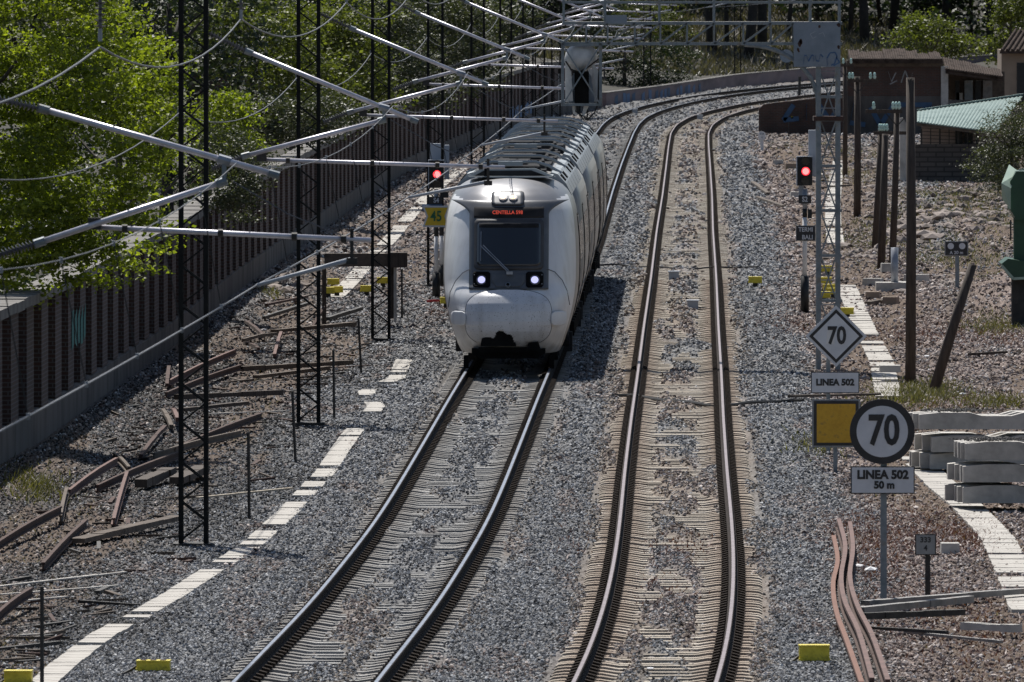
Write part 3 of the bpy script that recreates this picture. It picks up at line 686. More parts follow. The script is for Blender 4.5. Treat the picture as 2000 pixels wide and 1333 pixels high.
# tall trunks of the far wood on the right
tr_px = [(1190, 800), (1395, 790, 1), (1418, 800), (1465, 785, 1), (1490, 800, 1), (1345, 860), (1290, 850), (1540, 830), (1600, 850), (1660, 840), (1690, 830, 1), (1720, 860), (1745, 850, 1), (1790, 870), (1850, 850, 1), (1900, 860), (1240, 870), (1570, 870), (1930, 840)]
for i, T in enumerate(tr_px):
    px, d = T[0], T[1]; thick = len(T) > 2; bx = (px-1000)*d/F; bz = terz(bx, d)
    order = sorted(range(len(tr_px)), key=lambda k: tr_px[k][0]).index(i)+1
    names = ['first', 'second', 'third', 'fourth', 'fifth', 'sixth', 'seventh', 'eighth', 'ninth', 'tenth', 'eleventh', 'twelfth', 'thirteenth', 'fourteenth', 'fifteenth', 'sixteenth', 'seventeenth', 'eighteenth', 'last']
    t = thing('tall_tree', '%s tall tree with dark %s trunk in the far wood, %s from the left' % ('Thick' if thick else 'Slim', 'heavy' if thick else 'thin', names[order-1]), 'tree', (bx, d, bz), 0, 'tall dark trees in the far wood')
    obj('trunk', trunkmb(15, .36 if thick else .17, 200+i, 4, random.uniform(-1, 1)), M['trunkdark'], t, smooth=True)
    crown('crown', [(0, 0, 10), (1.6, 0, 6.2), (-1.7, .5, 5.2)], [(3.2, 2.6, 3.5), (2.4, 2, 2.2), (2.3, 2, 2.0)], 5200, .26, 300+i, M['leaf_dark'] if i % 4 else M['leaf_mid'], t, clump=.9, tintbias=-.1)
# the far wood read as one mass
cs = []; rs = []
for i in range(170):
    x_ = random.uniform(-60, 75); d = random.uniform(838, 930); cs.append((x_, d, terz(x_, d)+(random.uniform(-1, 3) if i % 2 else random.uniform(3, 12)))); rs.append((random.uniform(4, 8), 4, random.uniform(2, 5)))
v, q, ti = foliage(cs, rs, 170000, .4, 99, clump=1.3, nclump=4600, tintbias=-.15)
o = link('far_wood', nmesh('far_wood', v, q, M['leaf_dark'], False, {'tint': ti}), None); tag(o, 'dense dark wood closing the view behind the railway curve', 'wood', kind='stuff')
# understorey behind left wall
cs = []; rs = []
for i in range(110):
    d = random.uniform(215, 620); x_ = float(wallx(d))-random.uniform(2, 14); cs.append((x_, d, terz(x_, d)+random.uniform(.3, 1.6))); rs.append((1.6, 2, random.uniform(.9, 1.7)))
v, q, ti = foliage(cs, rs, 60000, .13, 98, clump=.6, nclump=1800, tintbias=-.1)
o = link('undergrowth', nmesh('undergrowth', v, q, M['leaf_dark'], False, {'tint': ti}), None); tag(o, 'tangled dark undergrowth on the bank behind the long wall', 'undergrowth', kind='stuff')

# blades: dry grass on the far slope, weeds on gravel
def blades(name, pts, h, wd, mat, label, spread=.5, cat='grass'):
    k = len(pts); r = RN; a = r.uniform(0, 6.28, k); hh = h*r.uniform(.5, 1.3, k)
    dx = np.cos(a)*wd; dy = np.sin(a)*wd; lx = r.normal(0, spread, k)*hh; ly = r.normal(0, spread, k)*hh
    v = np.stack([pts-np.stack([dx, dy, dx*0], -1), pts+np.stack([dx, dy, dx*0], -1), pts+np.stack([lx, ly, hh], -1)], 1).reshape(-1, 3)
    o = link(name, nmesh(name, v, np.arange(3*k).reshape(k, 3), mat, False, {'tint': np.repeat(r.uniform(0, 1, k), 3)}), None)
    tag(o, label, cat, kind='stuff')
k = 20000; d = RN.uniform(745, 870, k); x = RN.uniform(.0, .036, k)*d; wz = terr(x[:, None], d[:, None])[:, 0]
msk = x < wallx(d)-.6
blades('dry_grass', np.stack([x, d, wz], -1)[msk], .5, .09, M['grass_dry'], 'dry straw coloured grass on the slope behind the low pink wall')
def patch(px, py, rx, ry, n):
    X_ = RN.normal(px, rx, n); Y_ = RN.normal(py, ry, n); Y_ = np.clip(Y_, 200, 1330); d = (H-G0)*F/(Y_+125); x = (X_-1000)*d/F
    z, _ = bedz(x, d); return np.stack([x, d, z-.005], -1)
red = np.vstack([patch(*a) for a in ((1830, 650, 90, 14, 4200), (1960, 665, 40, 12, 1800), (1700, 1100, 40, 35, 2600), (1650, 1040, 25, 20, 700), (1560, 640, 60, 14, 1800), (1760, 1040, 60, 30, 2600), (1880, 1050, 50, 20, 2500), (1340, 1085, 60, 14, 700), (1900, 790, 60, 12, 1800), (1780, 1200, 60, 40, 1500), (1920, 1240, 60, 50, 1500), (1290, 1160, 60, 30, 500), (1900, 400, 60, 6, 900), (860, 610, 20, 8, 300), (1120, 1080, 25, 30, 200))])
RN.shuffle(red); red = red[:int(len(red)*.6)]
blades('red_weeds', red, .07, .014, M['weed_red'], 'low red weeds spreading in patches over the right gravel', 1.0, 'weeds')
k = 90000; x, d = sample(k, 1480, 210); m_ = (RN.uniform(0, 1, k) < soilat(x, d)*.5*sm(.35, .6, fb(x*1.3, d*.15, 88))) & (x > wallx(d)+.3); z, _ = bedz(x, d)
blades('dry_weeds', np.stack([x, d, z-.005], -1)[m_], .07, .011, M['weed_dry'], 'dry brown weeds and twigs over bare earth patches', 1.1, 'weeds')
grn = np.vstack([patch(*a) for a in ((1790, 770, 50, 14, 2600), (1860, 420, 60, 18, 3200), (1800, 400, 30, 15, 1200), (1920, 440, 50, 14, 1800), (1950, 640, 40, 8, 1000), (70, 965, 35, 14, 700), (1940, 790, 40, 8, 900), (1660, 345, 60, 10, 1400), (1860, 500, 70, 14, 1800), (1700, 300, 50, 8, 900), (1960, 560, 40, 14, 1200), (1560, 290, 50, 10, 700), (1880, 380, 60, 10, 1500), (1700, 470, 50, 14, 900), (530, 585, 10, 5, 200), (1600, 880, 30, 12, 300), (1720, 440, 30, 10, 500))])
blades('green_weeds', grn, .13, .014, M['weed_green'], 'yellowish green weed tufts between stones and rubble', .6, 'weeds')

# ------------------------------------------------------------------ overhead line masts on the left
MAST = [(131.5, -5.8), (175.6, -4.55), (219.2, -3.63), (265, -2.83), (306, -1.91), (351, -.98), (396, -.2), (441, .57), (486, 1.1), (531, 1.9), (584, 3.4), (641, 7.05), (708, 13.0)]
def zz_(z): return H-(H-z)*1.034
def make_mast(label, near=False):
    t = thing('catenary_mast', label, 'mast', (0, 0, G0), 0, 'masts of the overhead line along the left track')
    hw = .185; HH = 9.4
    lg = MB().bar((0, 0, -.1), (0, 0, HH), .066, .066).mesh('leg'); lg.materials.append(M['mast'])
    for sx in (-1, 1):
        for sy in (-1, 1):
            o = link('leg', lg, None, t); o.location = (sx*hw, sy*hw, 0)
    st = .29; nb = int(HH/st)
    br = {}
    for key, a, b in (('x0', (-hw, 0, 0), (hw, 0, st)), ('x1', (hw, 0, 0), (-hw, 0, st)), ('y0', (0, -hw, 0), (0, hw, st)), ('y1', (0, hw, 0), (0, -hw, st))):
        m_ = MB().bar(a, b, .04, .022).mesh('brace'); m_.materials.append(M['mast']); br[key] = m_
    for i in range(nb):
        for s_ in (-1, 1):
            o = link('brace', br['x%d' % (i % 2)], None, t); o.location = (0, s_*(hw+.012), .1+i*st)
        for s_ in (-1, 1):
            o = link('brace', br['y%d' % (i % 2)], None, t); o.location = (s_*(hw+.012), 0, .1+i*st)
    obj('base_plate', MB().box((0, 0, .02), (.6, .6, .08)), M['darksteel'], t)
    z0 = -G0
    zf = lambda v: (v[0]*1.034, v[1], zz_(v[2])+z0)
    def ins(a, b, n=12, r=.06):
        a = Vector(a); b = Vector(b); mb = MB().tube([a, b], .02, 6)
        for i in range(n):
            p = a.lerp(b, (i+.7)/(n+.4)); q = (b-a).normalized()*.012
            mb.tube([p-q, p+q], r, 10, r*.35)
        return mb
    # insulators and tubes, heights above the rail
    A, B, C = [zf(v) for v in (((.2, 0, 7.0), (.76, 0, 6.88), (3.28, 0, 6.17)) if near else ((.22, 0, 7.34), (.76, 0, 7.08), (3.18, 0, 6.08)))]
    obj('insulator', ins(A, B), M['insul'], t)
    obj('top_tube', MB().tube([B, C], .036, 10), M['pipe'], t, smooth=True)
    D, E_, G_ = [zf(v) for v in ((.26, 0, 5.4 if not near else 5.3), (.72, 0, 5.58 if not near else 5.44), (2.72, 0, 6.1))]
    obj('insulator', ins(D, E_), M['insul'], t)
    obj('bracket_tube', MB().tube([E_, G_], .036, 10), M['pipe'], t, smooth=True)
    gv = Vector(G_); bc = Vector(B).lerp(Vector(C), (G_[0]-B[0])/(C[0]-B[0])); cl = MB().bar(gv, bc+Vector((0, 0, .02)), .05, .05)
    obj('clamp', cl, M['galv_dark'], t)
    for p_, q_, r_ in ((B, C, .05), (E_, G_, .05), (C, B, .043), (G_, E_, .052)):
        p_ = Vector(p_); q_ = (Vector(q_)-p_).normalized(); obj('tube_ferrule', MB().tube([p_-q_*.03, p_+q_*.09], r_, 8), M['galv_dark'], t)
    obj('pipe_clip', MB().tube([bc-Vector((.07, 0, -.02)), bc+Vector((.07, 0, -.02))], .055, 8), M['galv'], t)
    R0, R1 = [zf(v) for v in (((1.36, .06, 5.61), (4.29, .06, 5.47)) if near else ((1.0, .06, 5.53), (4.45, .06, 5.42)))]
    obj('registration_tube', MB().tube([R0, R1], .03, 10), M['pipe'], t, smooth=True)
    obj('tube_end', MB().box((R0[0]-.03, .03, R0[2]+.04), (.14, .08, .13)), M['darksteel'], t)
    for f_ in (.1, .45, .72, .9):
        p = Vector(R0).lerp(Vector(R1), f_); obj('collar', MB().tube([p-Vector((.03, 0, 0)), p+Vector((.03, 0, 0))], .045, 8), M['darksteel'], t)
    e_ = Vector(R0).lerp(Vector(R1), .93); ra = MB().bar(e_+Vector((0, 0, .12)), e_-Vector((0, 0, .26)), .04, .05); ra.box(e_-Vector((0, 0, .24)), (.12, .06, .07))
    obj('drop_bracket', ra, M['darksteel'], t)
    obj('steady_arm', MB().tube([e_-Vector((0, 0, .22)), zf((3.07, .0, 4.99))], .028, 8, .02), M['grey_plate'], t, smooth=True)
    obj('stay_wire', MB().tube([(G_[0]+.1, 0, G_[2]), Vector(G_).lerp(e_, .5)+Vector((0, 0, -.04)), e_], .008, 5), M['wire'], t)
    # feeder bracket with hanging string of discs
    fx = 1.44 if near else .7; ft = zz_(7.54 if not near else 7.6)+z0
    obj('top_bracket', MB().bar((-.2, 0, 9.0), (fx+.25, 0, 9.0), .06, .08), M['mast'], t)
    obj('insulator', ins((fx, 0, ft+1.05), (fx, 0, ft+.12), 14, .075), M['insul'], t)
    obj('hanger', MB().tube([(fx, 0, 9.0), (fx, 0, ft+1.0)], .02, 6), M['galv'], t)
    obj('wire_clip', MB().tube([(fx, 0, ft+.14), (fx, 0, ft)], .025, 6), M['galv'], t)
    obj('wire_clip', MB().box((-.21, -.1, zz_(6.2)+z0), (.06, .1, .12)), M['galv'], t)
    return t
mlab = ['mast standing just left of the picture whose pipes reach in from the left edge', 'nearest full black lattice mast, standing among fallen rusty rails',
        'second black lattice mast from the front, beside the long fallen timbers', 'third black lattice mast from the front, just right of the old timber buffer',
        'fourth lattice mast, directly behind the left red signal', 'fifth lattice mast, next beyond the left signal and above the train roof', 'sixth lattice mast from the front with pipes crossing above the train', 'seventh lattice mast, in front of the dark graffiti wall',
        'eighth lattice mast from the front, half hidden by the crossing pipes', 'ninth lattice mast from the front, behind the hanging wrapped signal', 'tenth lattice mast from the front, just past the hanging signal', 'lattice mast standing at the low pink wall where the curve tightens', 'farthest pale lattice mast against the low pink wall']
mN = make_mast(mlab[0], True); m0 = make_mast(mlab[1]); FE = []; EA = []; CO = []; ME = []
MS = 1.034
for i, (d, x_) in enumerate(MAST):
    d *= MS; x_ *= MS
    rz = 0
    if i < 2: o = (mN, m0)[i]; o.location = (x_, d, G0)
    else: o = dup(m0, (x_, d, G0), 0, mlab[i])
    off = float(cx(CL, d))-x_
    k = 1.0
    # reach follows the distance from mast to track
    FE.append((x_+(1.44 if i == 0 else .7), d, zz_(7.54))); EA.append((x_-.21, d-.1, zz_(6.2))); CO.append((x_+3.17, d, zz_(4.99))); ME.append((x_+2.95, d, zz_(6.3)))
def line(name, pts, sag, r, mat, label, droppers=False, pre=None):
    t = thing(name, label, 'overhead wire', pts[0]); out = []; mb = MB()
    for (a, b) in zip(pts[:-1], pts[1:]):
        a = Vector(a); b = Vector(b); seg = []
        for k in range(13):
            f_ = k/12; q = a.lerp(b, f_); q.z -= 4*sag*f_*(1-f_)*((b-a).length/44); seg.append(q)
        out += seg[:-1]
    out.append(Vector(pts[-1])); mb.tube(out, r, 6)
    obj('wire', mb, M[mat], t, True, smooth=True); return t, out
pre = lambda L, dx, dy=-44: [(L[0][0]+dx, L[0][1]+dy, L[0][2])]
line('feeder_wire', pre(FE, -1.1)+FE, .42, .012, 'wire', 'high grey feeder wire drooping in loops between the hanging insulator strings')
line('earth_wire', pre(EA, -1.1)+EA, .4, .009, 'wire', 'lower grey wire drooping between the left legs of the masts')
_, cw = line('contact_wire', pre(CO, -1.3)+CO, .03, .010, 'wire', 'straight contact wire running over the train under the steady arms')
mt, mw = line('messenger_wire', pre(ME, -1.3)+ME, .34, .006, 'wire', 'sagging carrier wire above the contact wire with thin vertical droppers')
for i in range(0, min(len(cw), 110)):
    if i % 12 in (2, 4, 6, 8, 10):
        obj('dropper', MB().tube([mw[i], cw[i]], .005, 4), M['cable'], mt, True)
        obj('dropper_clip', MB().box(mw[i], (.03, .06, .05)).box(cw[i], (.03, .05, .05)), M['galv'], mt, True)

# ------------------------------------------------------------------ the train
TW = [(.33, 1.0), (.45, 1.06), (.6, 1.11), (.8, 1.18), (1.0, 1.24), (1.25, 1.30), (1.5, 1.345), (1.8, 1.37), (2.2, 1.375), (2.6, 1.36), (3.0, 1.325), (3.25, 1.28), (3.42, 1.22), (3.55, 1.14), (3.66, 1.03), (3.74, .9), (3.8, .7), (3.84, .4), (3.85, .15)]
TT = [(.33, .5), (.45, .28), (.6, .12), (.8, .03), (1.0, 0), (1.2, .02), (1.35, .07), (1.5, .17), (1.62, .3), (1.75, .42), (2.0, .52), (2.5, .74), (3.0, .97), (3.2, 1.08), (3.35, 1.2), (3.5, 1.38), (3.62, 1.6), (3.72, 1.9), (3.8, 2.3), (3.85, 2.9)]
def tw(z): return np.interp(z, [a for a, _ in TW], [b for _, b in TW])
def tt(z): return np.interp(z, [a for a, _ in TT], [b for _, b in TT])
PN = 2.7; LC = 2.9
def Sf(x, z):
    w_ = 1.40 if z > .9 else max(1.15, tw(z)*1.12)
    return float(tt(z))+LC*(1-(1-min(.999, abs(x)/w_)**PN)**(1/PN))
def bumpd(x, z):      # forward swelling of the coupler cover
    q = (abs(x)/.92)**3.2+(abs(z-1.05)/.62)**3.0
    return -.10*max(0, 1-q)**.45 if q < 1 else 0
def nose(parent, detail=True, flip=False):
    zs = list(np.linspace(.33, 1.9, 24))+list(np.linspace(1.98, 3.3, 14))+list(np.linspace(3.36, 3.85, 16))
    na = 44; A = np.linspace(-90, 90, na+1)
    def P_(z, a):
        wz = float(tw(z)); ww = wz
        s_ = math.sin(math.radians(a)); c_ = math.cos(math.radians(a))
        x = ww*math.copysign(abs(s_)**(2/PN), s_); y = float(tt(z))+LC*(1-max(0, c_)**(2/PN)); return x, y
    white = MB(); silver = MB(); side = MB()
    pts = {}
    for i, z in enumerate(zs):
        for j, a in enumerate(A):
            x, y = P_(z, a); pts[i, j] = (x, y, z)
        pts[i, -1] = (-float(tw(z)), 6.2, z); pts[i, na+1] = (float(tw(z)), 6.2, z)
    for i in range(len(zs)-1):
        for j in range(-1, na+1):
            j2 = j+1; quad = [pts[i, j], pts[i, j2], pts[i+1, j2], pts[i+1, j]]
            xm = abs(sum(p[0] for p in quad)/4); ym = sum(p[1] for p in quad)/4; zm = (zs[i]+zs[i+1])/2
            lim = 3.34+.16*min(1, max(0, (xm-.8)/.35))
            if zm > lim: tgt = silver
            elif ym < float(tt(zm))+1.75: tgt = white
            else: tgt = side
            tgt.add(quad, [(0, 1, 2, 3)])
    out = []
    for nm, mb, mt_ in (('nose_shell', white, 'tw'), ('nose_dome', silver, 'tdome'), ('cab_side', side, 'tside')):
        me = mb.mesh(nm); 
        import bmesh
        bm = bmesh.new(); bm.from_mesh(me); bmesh.ops.remove_doubles(bm, verts=bm.verts, dist=.0008); bm.to_mesh(me); bm.free()
        me.polygons.foreach_set('use_smooth', [True]*len(me.polygons)); link(nm, me, M[mt_], parent)
def drape(name, mat, parent, zr, lf, rf, off, nz=14, nx=14, th=.012, fn=Sf, smooth=True, label=None):
    """panel laid on the nose: rows of z with left(z), right(z) limits, stands 'off' proud of the shell"""
    zs = np.linspace(zr[0], zr[1], nz); mb = MB(); vs = []
    for z in zs:
        l, r = lf(z), rf(z)
        for k in range(nx+1):
            x = l+(r-l)*k/nx; vs.append((x, fn(x, z)-off, z))
    n = nx+1; fs = []
    for i in range(nz-1):
        for k in range(nx): fs.append((i*n+k, i*n+k+1, (i+1)*n+k+1, (i+1)*n+k))
    m_ = len(vs); vs += [(x, y+th+off*.9, z) for (x, y, z) in vs]
    rim = [k for k in range(n)]+[i*n+nx for i in range(1, nz)]+[(nz-1)*n+k for k in range(nx-1, -1, -1)]+[i*n for i in range(nz-2, 0, -1)]
    for a, b in zip(rim, rim[1:]+rim[:1]): fs.append((b, a, a+m_, b+m_))
    mb.add(vs, fs); return obj(name, mb, mat, parent, smooth=False, label=label) if not smooth else smoothobj(name, mb, mat, parent, len(fs)-len(rim), label)
def smoothobj(name, mb, mat, parent, nsm, label):
    me = mb.mesh(name); me.polygons.foreach_set('use_smooth', [i < nsm for i in range(len(me.polygons))]); return link(name, me, mat, parent, label)
def rr_(zc, hz, hw, r):   # rounded rectangle half-width as function of z
    def f_(z):
        q = abs(z-zc); e = hz-r
        if q <= e: return hw
        q = min(q-e, r); return hw-r+math.sqrt(max(0, r*r-q*q))
    return f_
FY = 246.3
fa = -math.atan((cx(CL, FY+20)-cx(CL, FY+3))/17)
train = thing('passenger_train', 'white and silver three car diesel train with lit lamps running towards the camera', 'train', (float(cx(CL, FY))+.02, FY, 0), 0)
def carriage(i, y0, L, nosed=0):
    ya, yb = y0+2, y0+L-2; xa, xb = float(cx(CL, ya)), float(cx(CL, yb)); ang = -math.atan((xb-xa)/(yb-ya))
    sec = [(-a, b) for b, a in [(z, w_) for z, w_ in TW]]+[(a, b) for b, a in reversed([(z, w_) for z, w_ in TW])]
    s0 = 6.15 if nosed == 1 else 0; s1 = L-(6.15 if nosed == 2 else 0)
    mb = MB(); mb.v = [(x, s0, z) for x, z in sec]+[(x, s1, z) for x, z in sec]; n = len(sec)
    mb.f = [(k, (k+1) % n, (k+1) % n+n, k+n)[::-1] for k in range(n)]+[tuple(range(n)), tuple(range(2*n-1, n-1, -1))]
    me = mb.mesh('carriage'); fl = [k < n-1 and not (k == n//2-1) for k in range(n)]+[False, False]
    me.polygons.foreach_set('use_smooth', fl)
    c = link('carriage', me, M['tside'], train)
    xs = xa-(2)*math.sin(-ang); c.location = Vector((xa+2*math.sin(ang), y0, 0))-train.location
    c.rotation_euler = (0, 0, ang)
    return c
TL_ = 25.0; cars = []
for i in range(3): cars.append(carriage(i, FY+i*(TL_+.6), TL_, 1 if i == 0 else (2 if i == 2 else 0)))
cars[0].location.x = 0; cars[0].location.y = 0
nose(cars[0])
# tail nose: same shell turned round
for o in [k for k in kids(cars[0])]:
    c = o.copy(); COL.objects.link(c); c.parent = cars[2]; c.location = (0, TL_, 0); c.rotation_euler = (0, 0, math.pi)
N0 = cars[0]
# front mask and its fittings
mh = lambda z: .80+.0*z if z < 3.12 else .80+.45*((z-3.12)/.3)**1.8
drape('front_mask', M['tsilver'], N0, (1.63, 3.40), lambda z: -mh(z), lambda z: mh(z), .022, 40, 22)
drape('windshield_frame', M['seam'], N0, (2.02, 3.03), lambda z: -rr_(2.525, .505, .70, .05)(z), lambda z: rr_(2.525, .505, .70, .05)(z), .036, 20, 14)
ws = drape('windshield', M['glass'], N0, (2.10, 2.955), lambda z: -rr_(2.53, .43, .635, .05)(z), lambda z: rr_(2.53, .43, .635, .05)(z), .05, 20, 14)
drape('destination_display', M['tequip'], N0, (3.055, 3.27), lambda z: -.71, lambda z: .70, .036, 6, 12)
drape('top_light_frame', M['seam'], N0, (3.30, 3.585), lambda z: -rr_(3.4425, .1425, .33, .06)(z)-.03, lambda z: rr_(3.4425, .1425, .33, .06)(z)-.03, .04, 14, 10)
drape('top_light_panel', M['tsilver'], N0, (3.315, 3.57), lambda z: -rr_(3.4425, .1275, .31, .05)(z)-.03, lambda z: rr_(3.4425, .1275, .31, .05)(z)-.03, .052, 14, 10)
def lamp(name, x, z, r, mat, off, parent, rim=None):
    y = Sf(x, z)-off; g = (Sf(x, z+.05)-Sf(x, z-.05))/.1
    t_ = MB(); nrm = Vector((0, -1, g)).normalized(); c = Vector((x, y, z))
    if rim: t_.tube([c+nrm*(-.03), c+nrm*.02], r*1.3, 18); o = obj('lamp_rim', t_, rim, parent)
    l = MB().tube([c, c+nrm*.028], r, 20, r*.9); return obj(name, l, mat, parent)
lamp('top_light', -.125, 3.45, .068, M['lampwarm'], .055, N0, M['galv']); lamp('top_light', .078, 3.45, .068, M['lampwarm'], .055, N0, M['galv'])
for cx_, in ((-.545,), (.525,)):
    drape('headlight_housing', M['tdark'], N0, (1.67, 1.985), lambda z: cx_-rr_(1.8275, .1575, .175, .04)(z), lambda z: cx_+rr_(1.8275, .1575, .175, .04)(z), .04, 10, 8)
    lamp('headlight', cx_, 1.815, .08, M['lampcool'], .05, N0, M['insul'])
    mb = MB()
    for k in range(4): mb.box((cx_+.145*(-1 if k < 2 else 1), Sf(cx_, 1.75 if k % 2 else 1.92)-.055, 1.74 if k % 2 else 1.92), (.018, .02, .018))
    obj('screw', mb, M['galv'], N0)
drape('nose_hatch', M['tsilver'], N0, (1.68, 1.945), lambda z: -(.33 if z > 1.78 else .33-.9*(1.78-z))-.005, lambda z: (.33 if z > 1.78 else .33-.9*(1.78-z))-.005, .034, 10, 10)
lamp('horn_socket', -.012, 1.72, .038, M['tdark'], .052, N0, M['galv'])
# seams
def seam(pts, r=.009, par=N0, mat='seam', off=.0, fn=Sf):
    out = []
    for (a, b) in zip(pts[:-1], pts[1:]):
        for k in range(6): f_ = k/6; x = a[0]+(b[0]-a[0])*f_; z = a[1]+(b[1]-a[1])*f_; out.append((x, fn(x, z)-off, z))
    x, z = pts[-1]; out.append((x, fn(x, z)-off, z)); return obj('panel_seam', MB().tube(out, r, 5), M[mat], par)
seam([(-1.22, 1.25), (-1.19, 1.55), (-1.08, 1.78), (-.93, 1.95), (-.82, 2.01), (.8, 2.02), (.92, 1.97), (1.07, 1.8), (1.17, 1.58), (1.22, 1.3)], .008, off=.024)
# coupler cover with broken lower edge
def Sb(x, z): return Sf(x, z)+bumpd(x, z)
ch = lambda z: .87*max(0.02, 1-(abs(z-1.06)/.575)**3.4)**(1/2.6) if abs(z-1.06) < .575 else .02
zs = np.linspace(.49, 1.63, 60); mb = MB(); vs = []; nx = 60; fs = []
brk = [(-.60, .49), (-.50, .52), (-.53, .60), (-.49, .665), (-.41, .685), (-.30, .67), (-.26, .70), (-.255, .76), (-.20, .80), (-.17, .845), (-.12, .83), (-.06, .77), (.0, .74), (.05, .75), (.09, .7), (.12, .6), (.14, .52), (.2, .50), (.3, .47)]
for z in zs:
    h_ = ch(z)
    for k in range(nx+1): x = -h_+2*h_*k/nx; vs.append((x, Sb(x, z)-.03, z))
for i in range(len(zs)-1):
    for k in range(nx):
        q = (i*(nx+1)+k, i*(nx+1)+k+1, (i+1)*(nx+1)+k+1, (i+1)*(nx+1)+k); x = sum(vs[a][0] for a in q)/4; z = sum(vs[a][2] for a in q)/4
        lim = np.interp(x, [b[0] for b in brk], [b[1] for b in brk]) if -.6 < x < .3 else 0
        if x > .38 and x < .62: lim = .56+.03*math.sin((x-.38)*13)
        if z > lim: fs.append(q)
mb.add(vs, fs); smoothobj('coupler_cover', mb, M['cover'], N0, len(fs), None)
ring = []
for k in range(90):
    a = 2*math.pi*k/90; z = 1.06+.575*math.copysign(abs(math.sin(a))**.75, math.sin(a)); x = ch(z)*(1 if math.cos(a) > 0 else -1)
    if x < 0 or True: ring.append((x, Sb(x, z)-.026, z))
ring = [p for p in ring if not (p[2] < .6 and -.62 < p[0] < .35)]
ring.sort(key=lambda p: math.atan2(p[0]+.1, -(p[2]-.9)))
obj('panel_seam', MB().tube(ring, .008, 5), M['seam'], N0)
hole = MB().prism([(-.56, .5), (-.53, .66), (-.3, .72), (-.16, .87), (.1, .78), (.16, .5)], .035, .07); hole.prism([(.36, .42), (.4, .57), (.6, .6), (.66, .42)], .06, .09)
obj('cover_break', hole, M['tdark'], N0)
for s_, cc in ((-1, -1.01), (1, 1.01)):
    drape('buffer_cap', M['tw'], N0, (.905, 1.19), lambda z: cc-rr_(1.0475, .1425, .155, .08)(z), lambda z: cc+rr_(1.0475, .1425, .155, .08)(z), .11, 12, 8, .1)
lf = MB().prism([(-.6, .24), (.58, .24), (.74, .36), (.74, .44), (-.74, .44), (-.74, .36)], .4, .8); lf.box((-.05, .28, .42), (1.1, .2, .1)); obj('underframe', lf, M['tdark'], N0)
for s_ in (-1, 1): obj('rail_guard', MB().box((s_*.86, .9, .16), (.1, .12, .26)), M['tdark'], N0)
# wiper
wp = MB()
for dx, r in ((0, .012), (.05, .011)):
    a = (-.57+dx, 2.50+dx*.25); b = (-.02+dx*.5, 1.99+dx*.3)
    wp.tube([(a[0]+(b[0]-a[0])*f_, Sf(a[0]+(b[0]-a[0])*f_, a[1]+(b[1]-a[1])*f_)-.085, a[1]+(b[1]-a[1])*f_) for f_ in (0, .33, .66, 1)], r, 5)
wp.tube([(-.56, Sf(-.56, 2.78)-.075, 2.78), (-.565, Sf(-.56, 2.2)-.075, 2.2)], .009, 5); wp.box((0.02, Sf(0, 1.97)-.09, 1.96), (.13, .06, .06))
obj('wiper', wp, M['galv'], N0)
# led letters drape on tilted display
g = (Sf(0, 3.26)-Sf(0, 3.06))/.2
led = text('CENTELLA 598', .115, M['led'], N0, (0, 0, 0), 'lettering', world=False, sx=.82, bold=.002)
R_ = Matrix.Translation((-.03, Sf(0, 3.16)-.042, 3.16)) @ Matrix.Rotation(-math.atan(g), 4, 'X'); led.data.transform(R_)
# dark strip along the top of the windshield glass
drape('windshield_top_strip', M['tequip'], N0, (2.86, 2.945), lambda z: -.60, lambda z: .60, .054, 4, 10)
